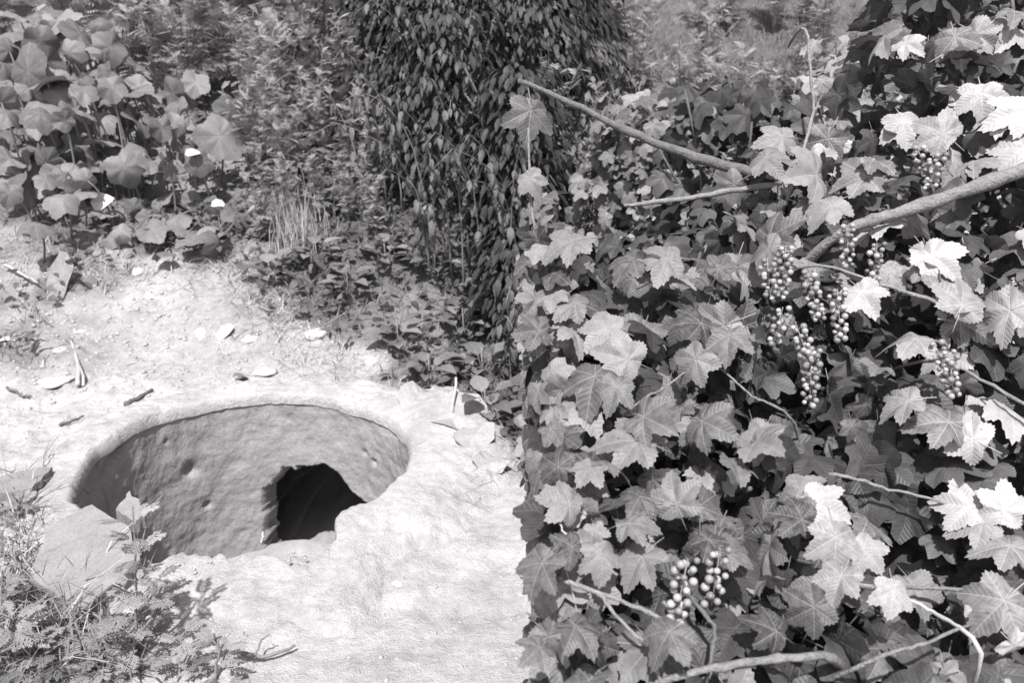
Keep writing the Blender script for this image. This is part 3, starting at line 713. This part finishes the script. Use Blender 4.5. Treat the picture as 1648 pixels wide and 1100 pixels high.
for i, (pix, wd, mt) in enumerate((([(905, 935), (940, 946), (1000, 968), (1078, 1003)], 11, M_PALEBARK), ([(965, 958), (990, 990), (1046, 1046)], 8, M_PALEBARK),
        ([(1295, 1058), (1220, 1066), (1130, 1080)], 17, M_TWIG), ([(1560, 951), (1480, 947), (1376, 944)], 7, M_TWIG), ([(1545, 1012), (1500, 985), (1455, 962)], 8, M_STRAW),
        ([(1455, 1046), (1500, 1032), (1545, 1012)], 7, M_TWIG), ([(1365, 768), (1430, 788), (1510, 806)], 7, M_PALEBARK), ([(1500, 484), (1450, 468), (1400, 452), (1340, 430)], 7, M_PALEBARK),
        ([(1655, 655), (1600, 622), (1540, 590)], 7, M_TWIG), ([(1115, 965), (1150, 1010), (1148, 1040)], 9, M_BARK), ([(900, 845), (915, 870), (905, 905)], 4, M_STRAW),
        ([(1240, 650), (1210, 640), (1180, 610)], 5, M_TWIG), ([(1040, 640), (1075, 620), (1140, 570)], 5, M_TWIG), ([(1290, 250), (1310, 180), (1300, 60)], 7, M_PALEBARK))):
    shown_stem(bushA if pix[0][0] < 1330 else bushB, pix, wd*0.85, sl(pix, 0.018), mt, 20+i)
# woody stems from the ground into the crown
def root_stems(bush, tips, seed):
    r = random.Random(seed)
    for tpt in tips:
        b = Vector((r.uniform(-.1, .1), r.uniform(-.1, .1), -0.03)); t = Vector(tpt)-bush.location
        Q = crooked(bez(b, Vector((b.x+t.x*0.25, b.y+t.y*0.25, t.z*0.75)), t, 9), 0.012, r.random())
        V, F = tube(Q, [0.012-0.0085*i/8 for i in range(9)], 7); link('stem', new_mesh('stem', V, F, None, True, M_BARK), bush)
def under(x, y, d=0.05): return (x, y, bush_surface(x, y)-d)
root_stems(bushA, [under(0.10, 0.8), under(0.3, 0.75), under(0.12, 1.15), under(0.35, 1.05), under(0.2, 1.4), under(0.5, 1.35), under(0.5, 0.85), under(0.15, 1.5)], 5)
root_stems(bushB, [under(0.85, 1.0), under(1.0, 1.3), under(0.8, 1.55), under(1.2, 1.6), under(1.1, 1.95), under(0.75, 1.25), under(1.4, 1.8)], 6)
# larger leaves that stand out in the photograph: x, y, size in px, tip direction in the picture (degrees, 0 = right, 90 = down)
HERO = [(955, 520, 92, 200), (985, 575, 100, 190), (985, 640, 80, 110), (1105, 525, 95, 170), (1100, 590, 90, 150), (1170, 560, 80, 100), (905, 480, 85, 200),
        (850, 535, 70, 170), (880, 745, 80, 200), (945, 770, 66, 110), (960, 740, 70, 300), (895, 810, 85, 190), (1010, 800, 80, 180), (1085, 790, 90, 260), (1130, 790, 100, 280),
        (1030, 850, 80, 20), (960, 870, 90, 330), (1150, 885, 70, 60), (905, 890, 70, 150), (865, 930, 95, 110), (970, 910, 75, 80), (1190, 880, 80, 330),
        (1300, 770, 85, 300), (1330, 820, 85, 30), (1270, 830, 80, 200), (1340, 890, 95, 100), (1400, 900, 75, 60), (1350, 950, 80, 100), (1290, 990, 85, 150),
        (1430, 970, 70, 110), (1500, 680, 95, 180), (1545, 700, 80, 200), (1600, 500, 90, 180), (1560, 470, 85, 300), (1450, 540, 90, 190), (1540, 810, 85, 200), (1560, 850, 80, 160),
        (1620, 800, 80, 280), (1600, 870, 90, 200), (1240, 225, 75, 170), (1290, 290, 95, 160), (1370, 280, 90, 190), (1320, 340, 80, 150), (1390, 490, 75, 80), (1500, 205, 75, 210),
        (1620, 180, 80, 170), (1625, 230, 85, 200), (850, 200, 90, 100), (860, 300, 60, 60), (1260, 370, 90, 330), (1220, 395, 70, 200), (1165, 420, 60, 300), (1050, 420, 95, 170), (900, 390, 95, 170),
        (1240, 270, 70, 60), (1000, 700, 120, 200), (1060, 680, 100, 20), (1150, 690, 90, 30), (1440, 650, 80, 170), (1070, 1040, 90, 110), (930, 1030, 85, 80), (860, 1060, 70, 120), (1230, 1010, 75, 200)]
r = random.Random(77)
nA = nB = 0
for (a, b, s, ang) in HERO:
    p = surf_hit(a, b, 0.03+r.uniform(0, 0.015)); bush = bushA if a < 1330 else bushB
    v = (p-CP).normalized(); th = math.radians(ang)
    tip = Vector((1, 0, 0))*math.cos(th)-UP*math.sin(th)
    nrm = (-v*0.75+Vector((0, 0, 0.7))+rv(r, 0.6)).normalized()
    sz = s/FPX*(p-CP).length*0.62
    put_leaf(bush, p-tip*sz*0.4, nrm, tip+rv(r, 0.2), sz, r)
    if bush is bushA: nA += 1
    else: nB += 1
def scatter(bush, x0, x1, y0, y1, n, seed, lo, hi):
    r = random.Random(seed); k = 0; tries = 0; rest = []
    while k < n and tries < 20000:
        tries += 1
        x = r.uniform(x0, x1); y = r.uniform(y0, y1)
        crest = 1.50+0.9*max(0, x-0.30)+0.28*max(0, 1-x/0.17)
        if y > crest+0.12: continue
        z = bush_surface(x, y)+r.uniform(lo, hi); p = Vector((x, y, z))
        s = 0.022+0.05*r.random()**0.8
        if x < 0.004+s*0.8: continue
        if any((p-c).length < rr+0.02 for c, rr in CLEAR): continue
        if math.exp(-((x-0.62)/0.17)**2-((y-1.04)/0.17)**2) > 0.5 and r.random() < 0.8: continue
        k += 1; nrm, tip = leaf_pose(p, r); put_leaf(bush, p, nrm, tip, s, r)
scatter(bushA, 0.0, 0.62, 0.40, 1.85, 300-nA, 9, -0.14, 0.03)
scatter(bushB, 0.55, 1.50, 0.50, 2.4, 300-nB, 10, -0.13, 0.035)
M_CURINB_SHADE = leaf_mat('right_inner_leaf_painted_shade', 0.03, 0.11, 1.3, 0.96, 0.5, 0.25)  # deep shade of the right bush painted into its inner leaf tone
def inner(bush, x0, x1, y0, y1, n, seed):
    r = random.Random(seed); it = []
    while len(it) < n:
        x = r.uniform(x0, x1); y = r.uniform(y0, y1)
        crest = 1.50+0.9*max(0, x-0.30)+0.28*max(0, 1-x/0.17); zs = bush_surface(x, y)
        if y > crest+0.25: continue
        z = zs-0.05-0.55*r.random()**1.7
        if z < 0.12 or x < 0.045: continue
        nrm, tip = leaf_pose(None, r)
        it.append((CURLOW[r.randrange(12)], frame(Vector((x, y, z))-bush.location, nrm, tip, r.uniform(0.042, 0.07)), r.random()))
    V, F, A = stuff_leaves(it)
    link('inner_foliage', new_mesh('inner_foliage', V, F, A, True, M_CURIN_SHADE if bush is bushA else M_CURINB_SHADE), bush, kind='stuff')
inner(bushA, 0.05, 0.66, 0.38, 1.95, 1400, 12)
r = random.Random(83); it = []                             # the leafy left flank
while len(it) < 520:
    x = 0.03+0.09*r.random(); y = r.uniform(0.38, 1.95); z = bush_surface(x, y)-0.01-0.5*r.random()**1.3
    if y > 1.50+0.28*max(0, 1-x/0.17)+0.3: continue
    nrm = Vector((-0.5, -0.55, 0.6))+rv(r, 0.6); it.append((CURLOW[r.randrange(12)], frame(Vector((x, y, z))-bushA.location, nrm, Vector((r.uniform(-.2, 1), -.5, -.6)), r.uniform(0.03, 0.055)), r.random()))
V, F, A = stuff_leaves(it); link('flank_foliage', new_mesh('flank_foliage', V, F, A, True, M_CUR_SHADE), bushA, kind='stuff')
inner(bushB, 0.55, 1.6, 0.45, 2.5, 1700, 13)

# ------------------------------------------------------------------ pumpkin plants (upper left)
PM = [to_mesh('pumpkin_leaf', d, M_PUMP) for d in PUMPKIN]
PL = [(100, 30, 95, 'a'), (45, 115, 80, 'a'), (15, 80, 60, 'a'), (75, 100, 70, 'a'), (165, 82, 60, 'a'), (170, 115, 55, 'a'), (75, 130, 70, 'a'), (135, 145, 70, 'a'), (30, 25, 50, 'a'),
      (65, 65, 60, 'a'), (20, 55, 60, 'a'), (180, 140, 55, 'a'), (110, 85, 55, 'a'), (130, 55, 60, 'a'),
      (40, 175, 70, 'b'), (95, 195, 80, 'b'), (65, 205, 50, 'b'), (30, 220, 60, 'b'), (130, 190, 50, 'b'), (15, 255, 50, 'b'), (75, 260, 60, 'b'), (110, 240, 55, 'b'), (15, 310, 60, 'b'),
      (55, 360, 75, 'b'), (75, 290, 50, 'b'), (140, 290, 45, 'b'), (30, 290, 50, 'b'), (100, 320, 50, 'b'), (5, 190, 50, 'b'), (120, 265, 45, 'b'),
      (210, 150, 80, 'c'), (220, 105, 45, 'c'), (250, 125, 55, 'c'), (285, 170, 50, 'c'), (165, 190, 65, 'c'), (220, 195, 60, 'c'), (170, 225, 70, 'c'), (230, 240, 75, 'c'), (260, 205, 65, 'c'), (285, 225, 60, 'c'),
      (320, 210, 55, 'c'), (355, 220, 80, 'c'), (320, 262, 75, 'c'), (200, 270, 65, 'c'), (240, 265, 55, 'c'), (275, 275, 50, 'c'), (245, 170, 60, 'c'), (180, 165, 50, 'c'),
      (245, 370, 60, 'd'), (195, 375, 55, 'd'), (310, 390, 65, 'd'), (265, 405, 55, 'd'), (380, 345, 65, 'd'), (340, 330, 45, 'd'), (330, 365, 50, 'd'), (215, 335, 50, 'd'), (290, 345, 55, 'd'), (165, 345, 40, 'd'), (350, 390, 50, 'd'), (260, 320, 45, 'd')]
PG = {'a': ('large pumpkin plant at the top left corner', 60, 330, 190), 'b': ('low pumpkin plant at the left edge above the soil slope', 60, 395, 90),
      'c': ('spreading pumpkin plant in the middle of the patch, with a white scrap on a leaf', 230, 345, 95), 'd': ('lowest pumpkin plant reaching down onto the bare soil', 290, 415, 30)}
pumps = {}
for k, (lab, bx_, by_, hh) in PG.items():
    b = ground(bx_, by_); pumps[k] = (thing('pumpkin_plant', lab, 'pumpkin plant', b, 'pumpkin plants on the bank'), b)
r = random.Random(31)
def pump_leaf(key, a, b, s, back=0.0):
    o, bp = pumps[key]
    g = ground(a, b+PG[key][3]); p = at(a, b, g.y+back)                     # leaf stands above the bank a little nearer than what it hides
    p.z = max(p.z, float(H(p.x, p.y))+0.05)
    sz = s/FPX*(p-CP).length*0.49*r.uniform(0.7, 1.15)
    v = (CP-p).normalized(); nrm = (v*0.7+Vector((0, 0.1, 0.6))+rv(r, 0.95)).normalized()
    tip = Vector((r.uniform(-1, 1), -0.8, -0.45))
    i = r.randrange(len(PM)); q = p-o.location
    lf = link('leaf', PM[i], o, frame(q, nrm, tip, sz))
    foot = Vector((p.x+r.uniform(-.08, .08), p.y+r.uniform(0.05, 0.2), 0)); foot.z = float(H(foot.x, foot.y))-0.01
    mid = (p+foot)/2+Vector((r.uniform(-.03, .03), 0.05, 0.06))
    V, F = tube([x-o.location for x in bez(foot, mid, p+nrm*-0.004, 6)], [0.006]*5+[0.004], 5)
    link('leaf_stalk', new_mesh('leaf_stalk', V, F, None, True, M_HERB), o)
for a, b, s, key in PL: pump_leaf(key, a, b, s)
for i in range(104):                                        # the layer behind
    key = 'abcd'[min(3, i//28)]
    x0, x1, y0, y1 = {'a': (0, 190, 10, 210), 'b': (0, 140, 170, 330), 'c': (150, 370, 130, 280), 'd': (170, 380, 320, 400)}[key]
    pump_leaf(key, r.uniform(x0, x1), r.uniform(y0, y1), r.uniform(40, 65), 0.12)
for i, (a, b, wd, hg, lab) in enumerate(((165, 326, 42, 34, 'pale curled leaf hanging at the left of the lowest pumpkin plant'), (310, 246, 30, 14, 'white scrap lying on the middle pumpkin leaf'),
        (350, 328, 30, 18, 'white scrap on the rightmost low pumpkin leaf'), (10, 550, 24, 18, 'white scrap at the left edge of the soil'))):
    flake(a, b, wd*0.7, hg*0.9, 0.3*i, lab, M_PAPER, 'white_scrap', 'scrap', 0.3, 0.0, i+20, (0.7, 0), 8, (ground(a, b+95).y-0.12 if i == 1 else ground(a, b+30).y-0.08 if i < 3 else None))

# ------------------------------------------------------------------ feathery weeds on the bank (middle of left half and behind the bushes)
def feather_plant(seed, h=1.0):
    r = random.Random(seed); parts = []; sparts = []
    for s in range(5):
        a = r.uniform(0, 6.28); top = Vector((math.cos(a)*0.16, math.sin(a)*0.16, h*r.uniform(0.75, 1.05)))
        Q = crooked(bez((r.uniform(-.05, .05), r.uniform(-.05, .05), -0.02), (top.x*0.2, top.y*0.2, h*0.6), top, 8), 0.01, s)
        V, F = tube(Q, [0.005-0.0004*i for i in range(8)], 4); sparts.append((V, F, None))
        for i in range(26):
            t = 0.15+0.85*i/26; f = t*7; j = min(6, int(f)); p = Q[j].lerp(Q[j+1], f-j)
            ang = r.uniform(0, 6.28); d = Vector((math.cos(ang), math.sin(ang), r.uniform(0.1, 0.9)))
            M = frame(p, (0, 0, 1) if abs(d.z) < 0.5 else (-d.x, -d.y, 0.6), d, r.uniform(0.08, 0.15)*(1.15-0.5*t))
            a2 = FE[r.randrange(4)]; q = a2[2].copy(); q[:, 2] = r.random(); parts.append((xform(M, a2[0]), a2[1], q))
    return merge(sparts), merge(parts)
FE = [pinnate(200+i, 6, 0.03, False, 0.5) for i in range(4)]
FPL = []
for s in range(4):
    a, b = feather_plant(400+s); FPL.append((new_mesh('weed_stems', *a, True, M_HERB), new_mesh('weed_foliage', *b, True, M_FEATHER)))
def feather(px, Y, lab, grp, i, r, hs=1.0, X=None):
    x = at(px, 300, Y).x if X is None else X
    o = thing('feathery_weed', lab, 'weed', (x, Y, float(H(x, Y))), grp)
    o.rotation_euler = (0, 0, r.uniform(0, 6.28)); s = r.uniform(0.8, 1.15)*hs; o.scale = (s*1.1, s*1.1, s)
    link('stems', FPL[i % 4][0], o); link('foliage', FPL[i % 4][1], o, kind='stuff')
r = random.Random(41); i = 0
for Yr, n, hs in ((4.75, 5, 0.45), (5.1, 6, 0.62), (5.6, 7, 0.8), (6.2, 10, 0.9), (7.0, 10, 1.1), (7.9, 8, 1.2)):
    for k in range(n):
        x0_ = 215 if Yr > 6 else 400; a = x0_+(610-x0_)*(k+r.uniform(0.1, 0.9))/n
        feather(a, Yr+r.uniform(-.2, .2), 'feathery weed growing on the bank between the pumpkin leaves and the nettles', 'feathery weeds in the middle of the bank', i, r, hs); i += 1
for Yr, n, hs in ((6.5, 5, 1.0), (7.4, 5, 1.2)):
    for k in range(n):
        feather(-60+270*(k+r.random())/n, Yr, 'feathery weed rising behind the pumpkin leaves at the top left', 'feathery weeds behind the pumpkins', i, r, hs); i += 1
for Yr, n, hs in ((3.3, 7, 0.5), (3.9, 9, 0.6), (4.6, 10, 0.7), (5.4, 12, 0.8), (6.4, 12, 0.9), (7.6, 12, 1.0)):
    for k in range(n):
        feather(835+(1700-835)*(k+r.random())/n, Yr+r.uniform(-.2, .2), 'feathery weed on the bank seen over the currant bushes', 'feathery weeds behind the currant bushes', i, r, hs); i += 1

# ------------------------------------------------------------------ nettles and the dark shrub
NM = [to_mesh('nettle_leaf', d, M_NETTLE) for d in NETTLE]
def nettle(x, y, stems, h, lab, seed, lean=(-0.25, -0.35), mats=NM):
    r = random.Random(seed); o = thing('nettle', lab, 'nettle', (x, y, float(H(x, y))), 'nettles beside the currant bush')
    for s in range(stems):
        hh = h*r.uniform(0.65, 1.1); b = Vector((r.uniform(-.2, .2), r.uniform(-.15, .15), -0.03))
        top = b+Vector((lean[0]*hh+r.uniform(-.35, .35), lean[1]*hh+r.uniform(-.3, .2), hh))
        Q = crooked(bez(b, Vector((b.x, b.y, hh*0.95)), top, 10), 0.008, s); Q[-1].z -= 0.08*hh
        V, F = tube(Q, [0.005-0.0004*i for i in range(10)], 5); link('stem', new_mesh('nettle_stem', V, F, None, True, M_HERB), o)
        n = int(hh/0.07)
        for i in range(n):
            t = 0.22+0.78*i/n; f = t*9; j = min(8, int(f)); p = Q[j].lerp(Q[j+1], f-j)
            a = i*1.57+r.uniform(-.4, .4)
            for sgn in (0, math.pi):
                d = Vector((math.cos(a+sgn), math.sin(a+sgn), r.uniform(-1.1, 0.35)))
                nr_ = Vector((-d.x*d.z*-1, -d.y*d.z*-1, 0.7))
                sz = r.uniform(0.05, 0.10)*(1.15-0.5*t)
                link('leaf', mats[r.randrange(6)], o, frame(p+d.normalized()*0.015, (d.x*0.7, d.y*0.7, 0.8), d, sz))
nettle(-0.42, 4.35, 8, 1.0, 'nettle clump with long arching stems above the gourd', 51)
nettle(-0.08, 4.1, 8, 1.15, 'dense nettle clump leaning against the left side of the currant bush', 52, (-0.15, -0.3))
nettle(-0.72, 4.9, 7, 0.95, 'nettle clump standing nearest the feathery weeds', 53)
nettle(-0.3, 5.0, 8, 1.2, 'tall nettle clump in front of the dark shrub', 54)
nettle(0.02, 3.45, 5, 0.55, 'low nettle clump at the right end of the weedy strip', 55, (-0.3, -0.2))
nettle(0.45, 4.7, 8, 1.0, 'nettle clump on the bank behind the bare branches', 56, (0.1, -0.3))
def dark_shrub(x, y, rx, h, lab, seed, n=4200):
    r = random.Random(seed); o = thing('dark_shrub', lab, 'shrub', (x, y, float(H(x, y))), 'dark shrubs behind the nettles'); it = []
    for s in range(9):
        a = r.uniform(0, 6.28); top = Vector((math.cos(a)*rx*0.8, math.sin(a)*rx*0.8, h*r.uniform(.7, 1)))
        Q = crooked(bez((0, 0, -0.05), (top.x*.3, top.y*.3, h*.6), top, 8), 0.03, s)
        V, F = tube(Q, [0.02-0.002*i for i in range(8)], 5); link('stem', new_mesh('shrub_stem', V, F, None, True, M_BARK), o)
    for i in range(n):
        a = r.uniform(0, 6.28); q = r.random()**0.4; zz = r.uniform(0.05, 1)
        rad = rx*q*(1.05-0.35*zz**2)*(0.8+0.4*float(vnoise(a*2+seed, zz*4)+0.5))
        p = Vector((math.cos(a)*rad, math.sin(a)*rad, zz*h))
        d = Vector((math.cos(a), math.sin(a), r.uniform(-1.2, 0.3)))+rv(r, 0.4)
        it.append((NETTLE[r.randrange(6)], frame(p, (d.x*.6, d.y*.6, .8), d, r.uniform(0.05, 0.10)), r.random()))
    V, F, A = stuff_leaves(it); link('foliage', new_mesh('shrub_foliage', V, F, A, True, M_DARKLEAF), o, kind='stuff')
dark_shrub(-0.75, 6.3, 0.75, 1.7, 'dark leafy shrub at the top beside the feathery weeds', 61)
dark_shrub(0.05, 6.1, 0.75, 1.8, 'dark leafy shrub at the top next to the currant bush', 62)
dark_shrub(-0.4, 5.15, 0.42, 1.1, 'dark foliage added as the shaded gaps among the tall nettles', 64, 1500)  # this and the next: dark filler added for shade between nettle leaves
dark_shrub(0.02, 4.65, 0.32, 1.0, 'dark foliage added as the shaded gaps of the dense nettle clump', 65, 1200)
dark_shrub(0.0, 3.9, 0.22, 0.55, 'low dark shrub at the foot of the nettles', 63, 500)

def leafy_shrub(x, y, rx, h, lab, seed, n=420, mat=M_CUR_SUNTONE):
    r = random.Random(seed); o = thing('leafy_shrub', lab, 'shrub', (x, y, float(H(x, y))), 'lobed leaved shrubs behind the currant bushes'); it = []
    for s in range(8):
        a = r.uniform(0, 6.28); top = Vector((math.cos(a)*rx*0.8, math.sin(a)*rx*0.8, h*r.uniform(.75, 1)))
        V, F = tube(crooked(bez((0, 0, -0.05), (top.x*.3, top.y*.3, h*.6), top, 8), 0.015, s), [0.012-0.0012*i for i in range(8)], 5); link('stem', new_mesh('shrub_stem', V, F, None, True, M_BARK), o)
    for i in range(n):
        a = r.uniform(0, 6.28); q = r.random()**0.4; zz = r.uniform(0.1, 1); rad = rx*q*(1.05-0.4*zz**2)
        p = Vector((math.cos(a)*rad, math.sin(a)*rad, zz*h)); d = Vector((math.cos(a), math.sin(a)-0.4, r.uniform(-.9, .2)))+rv(r, .5)
        it.append((CURLOW[r.randrange(12)], frame(p, Vector((d.x*.4, d.y*.4-.2, .8))+rv(r, .5), d, r.uniform(0.05, 0.085)), r.random()))
    V, F, A = stuff_leaves(it); link('foliage', new_mesh('shrub_foliage', V, F, A, True, mat), o, kind='stuff')
leafy_shrub(0.52, 2.7, 0.28, 0.85, 'lobed leaved shrub right behind the lower bare branch', 71, 200, M_CURIN_SHADE)
leafy_shrub(0.85, 3.1, 0.38, 1.3, 'lobed leaved shrub behind the middle of the currant bushes', 72, 420, M_CURIN_SHADE)
leafy_shrub(1.45, 3.3, 0.45, 1.5, 'lobed leaved shrub showing at the top near the right edge', 73)
leafy_shrub(0.75, 4.3, 0.45, 1.05, 'lobed leaved shrub farther up the bank behind the upper bare branch', 74, 420, M_CUR_SHADE)
leafy_shrub(2.1, 3.5, 0.45, 1.5, 'lobed leaved shrub in the top right corner', 75)

# ------------------------------------------------------------------ broad leaved herbs in the weedy strip
BM = [to_mesh('herb_leaf', d, M_HERB) for d in BROAD]
def herb(px, py, lab, seed, n=8, s=0.1, grp='broad leaved herbs in the weedy strip'):
    r = random.Random(seed); g = ground(px, py); o = thing('broad_leaved_herb', lab, 'herb', g, grp)
    for i in range(n):
        a = i*2.4+r.uniform(-.3, .3); d = Vector((math.cos(a), math.sin(a), r.uniform(0.1, 0.9)))
        p = Vector((math.cos(a)*0.02, math.sin(a)*0.02, 0.02+0.012*i))
        link('leaf', BM[r.randrange(5)], o, frame(p+d*0.03, (-d.x*0.5, -d.y*0.5, 0.9), d, s*r.uniform(0.7, 1.2)))
    V, F = tube([(0, 0, -0.02), (0.004, 0, 0.06), (0, 0.004, 0.03+0.014*n)], [0.004, 0.004, 0.002], 5); link('stem', new_mesh('herb_stem', V, F, None, True, M_HERB), o)
for i, (a, b, lab) in enumerate(((745, 545, 'broad leaved herb at the right edge of the weedy strip'), (690, 615, 'broad leaved herb above the long dry leaf'), (775, 610, 'broad leaved herb right above the dry stalk'),
        (640, 560, 'broad leaved herb in the middle of the weedy strip'), (780, 480, 'broad leaved herb below the low nettles'), (560, 480, 'broad leaved herb left of the middle of the weedy strip'),
        (510, 430, 'broad leaved herb near the dry grass tuft'), (700, 450, 'broad leaved herb below the gourd'), (435, 455, 'broad leaved herb at the top corner of the bare soil'),
        (780, 680, 'broad leaved herb beside the crumpled dry leaf'), (620, 430, 'broad leaved herb left below the gourd'), (455, 300, 'pale broad leaved herb in front of the feathery weeds'), (520, 345, 'pale broad leaved herb right of the dry grass tuft'),
        (415, 300, 'broad leaved herb right of the pumpkin leaves'))):
    herb(a, b, lab, 500+i, 9, 0.12)

# ------------------------------------------------------------------ mugwort in the near left corner
MM = [to_mesh('mugwort_leaf', d, M_WORM) for d in MUG]
def mugwort(px, py, topx, topy, lab, seed, n=18, s=0.085, mats=None, sides=0.0):
    r = random.Random(seed); g = ground(px, py); t = at(topx, topy, g.y+0.05); o = thing('mugwort', lab, 'weed', g, 'mugwort in the near left corner')
    L = t-g; Q = crooked(bez((0, 0, -0.02), L*0.5+Vector((0.01, 0, 0)), L, 9), 0.004, seed)
    V, F = tube(Q, [0.0045-0.0003*i for i in range(9)], 6); link('stem', new_mesh('mugwort_stem', V, F, None, True, M_TWIG), o)
    for i in range(n):
        f = 8*(0.06+0.94*i/n); j = min(7, int(f)); p = Q[j].lerp(Q[j+1], f-j); a = i*2.399+r.uniform(-.3, .3)
        d = Vector((math.cos(a), math.sin(a), r.uniform(-0.35, 0.5)))
        link('leaf', MM[r.randrange(6)], o, frame(p+d*0.012, Vector((-d.x*0.4, -d.y*0.4, 0.9))+rv(r, .2), d, s*r.uniform(0.7, 1.15)*(1.15-0.35*i/n)))
for i, a in enumerate(((214, 1085, 216, 815, 'tall mugwort standing in front of the broken slab', 1, 22, 0.075), (-5, 1020, 5, 925, 'mugwort at the left edge below the slab', 2, 14, 0.07),
        (90, 1110, 95, 1045, 'mugwort in the bottom left corner under the slab', 3, 16, 0.075), (160, 1110, 165, 1050, 'mugwort between the slab corner and the tall mugwort', 4, 16, 0.08), (285, 1110, 290, 1020, 'small dim mugwort right of the tall one', 5, 12, 0.07),
        (345, 1115, 350, 1030, 'small mugwort shoot nearest the fallen twig', 6, 10, 0.06), (10, 1100, 15, 985, 'dark mugwort in the very corner', 7, 18, 0.09), (25, 860, 30, 800, 'tufted weed below the weathered board', 8, 16, 0.06),
        (245, 1010, 250, 935, 'mugwort shoot just right of the tall mugwort', 9, 12, 0.065), (50, 1110, 45, 1020, 'leafy mugwort at the left under the slab edge', 10, 16, 0.075))):
    mugwort(*a[:4], a[4], 600+a[5], a[6], a[7])

# ------------------------------------------------------------------ grass and ground cover
def blades(pts, lo, hi, wd, name, label, mat=M_GRASS, seed=3, lie=0.5):
    r = np.random.default_rng(seed); P = np.array(pts); n = len(P)
    h = lo+(hi-lo)*r.random(n)**1.6; a = r.random(n)*6.283; ln = lie*(0.3+r.random(n)); w_ = wd*(0.6+0.8*r.random(n))
    d = np.stack([np.cos(a), np.sin(a)], 1); s = np.stack([-d[:, 1], d[:, 0]], 1)
    b = r.random(n)*6.28; s = np.stack([np.cos(b), np.sin(b)], 1)
    V = np.zeros((n, 5, 3)); A = np.zeros((n, 5, 3)); q = r.random(n)
    for k, (t, ww) in enumerate(((0, 1), (0, -1), (0.55, 0.8), (0.55, -0.8), (1, 0))):
        V[:, k, :2] = P[:, :2]+d*(ln*h*t*t)[:, None]+s*(w_*ww)[:, None]; V[:, k, 2] = P[:, 2]+h*t*(1-0.35*t*np.minimum(ln, 1.2)); A[:, k, 1] = t; A[:, k, 2] = q
    I = np.arange(n)[:, None]*5
    F = [tuple(x) for x in (I+np.array([0, 1, 3, 2])).tolist()]+[tuple(x) for x in (I+np.array([2, 3, 4])).tolist()]
    return link(name, new_mesh(name, V.reshape(-1, 3), F, A.reshape(-1, 3), True, mat), kind='stuff', label=label, category='grass')
r = random.Random(91)
def spread(n, y0, yr, pw, x0, x1, clear, off, gain, zoff):
    y = y0+yr*RNG.random(n)**pw; x = RNG.uniform(0, 1, n); x = x0(y)*(1-x)+x1(y)*x
    k = (np.hypot(x-PC[0], y-PC[1]) > PR+clear) & ~((x > 0.05) & (y < 2.3)) & (RNG.random(n) < (humus(x, y)-off)*gain)
    x = x[k]; y = y[k]; return np.stack([x, y, H(x, y)+zoff], 1)
pts = spread(75000, 1.8, 6.5, 1.5, lambda y: -0.62*y-0.5, lambda y: 0.62*y+0.9, 0.3, 0.35, 1.5, -0.005)
blades(pts, 0.03, 0.16, 0.0028, 'bank_grass', 'tangled low grass and ground cover over the weedy bank', seed=3, lie=1.2)
it = []
gc = np.concatenate([spread(13000, 2.5, 4.5, 1.3, lambda y: -1.6+0*y, lambda y: 0.62*y+0.8, 0.36, 0.4, 1.6, 0), spread(3500, 3.6, 3.4, 1.2, lambda y: -3.4+0*y, lambda y: -1.2+0*y, 0.36, 0.4, 1.6, 0)])
for x, y, z in gc:
    d = Vector((r.uniform(-1, 1), r.uniform(-1, 1), r.uniform(-.3, .8)))
    it.append((BROAD[r.randrange(5)] if r.random() < .6 else NETTLE[r.randrange(6)], frame((x, y, z+r.uniform(0.01, 0.13)), Vector((0, -.25, 1))+rv(r, .5), d, r.uniform(0.02, 0.065)), r.random()))
V, F, A = stuff_leaves(it)
link('ground_cover', new_mesh('ground_cover', V, F, A, True, M_NETTLE), kind='stuff', label='small leaved ground cover over the weedy strip and bank', category='ground cover')
pts = []
for i in range(420):
    g = ground(r.gauss(475, 22), r.gauss(375, 25)); pts.append(tuple(g))
blades(pts, 0.1, 0.34, 0.002, 'dry_grass_tuft', 'upright pale dry grass tuft in the middle of the bank', M_STRAW, 6, 0.25)
pts = []
for i in range(1300):
    g = ground(min(230, abs(r.gauss(0, 130))), 1110-min(200, abs(r.gauss(0, 100)))); pts.append(tuple(g))
for i in range(260): pts.append(tuple(ground(r.gauss(25, 30), r.gauss(850, 35))))
blades(pts, 0.03, 0.16, 0.003, 'corner_grass', 'grass tangled among the mugwort in the near left corner', M_GRASS, 8, 1.2)
pts = []
for i in range(1700):
    t = r.random()*(len(BP)-1); k = int(t); f = t-k
    g = ground(BP[k][0]*(1-f)+BP[k+1][0]*f+r.gauss(0, 22), BP[k][1]*(1-f)+BP[k+1][1]*f+r.gauss(6, 22))
    if math.hypot(g.x-PC[0], g.y-PC[1]) > PR+0.25: pts.append((g.x, g.y, g.z+0.004))
blades(pts, 0.02, 0.12, 0.002, 'straw_litter', 'dry straw litter along the edge of the weeds', M_STRAW, 12, 2.4)
pts = [tuple(ground(min(170, abs(r.gauss(0, 90))), 1105-abs(r.gauss(0, 90)))) for i in range(80)]+[tuple(ground(r.gauss(30, 30), r.gauss(900, 60))) for i in range(40)]
blades(pts, 0.08, 0.26, 0.0022, 'pale_straws', 'long pale dry straws arching over the near left corner', M_STRAW, 15, 1.5)
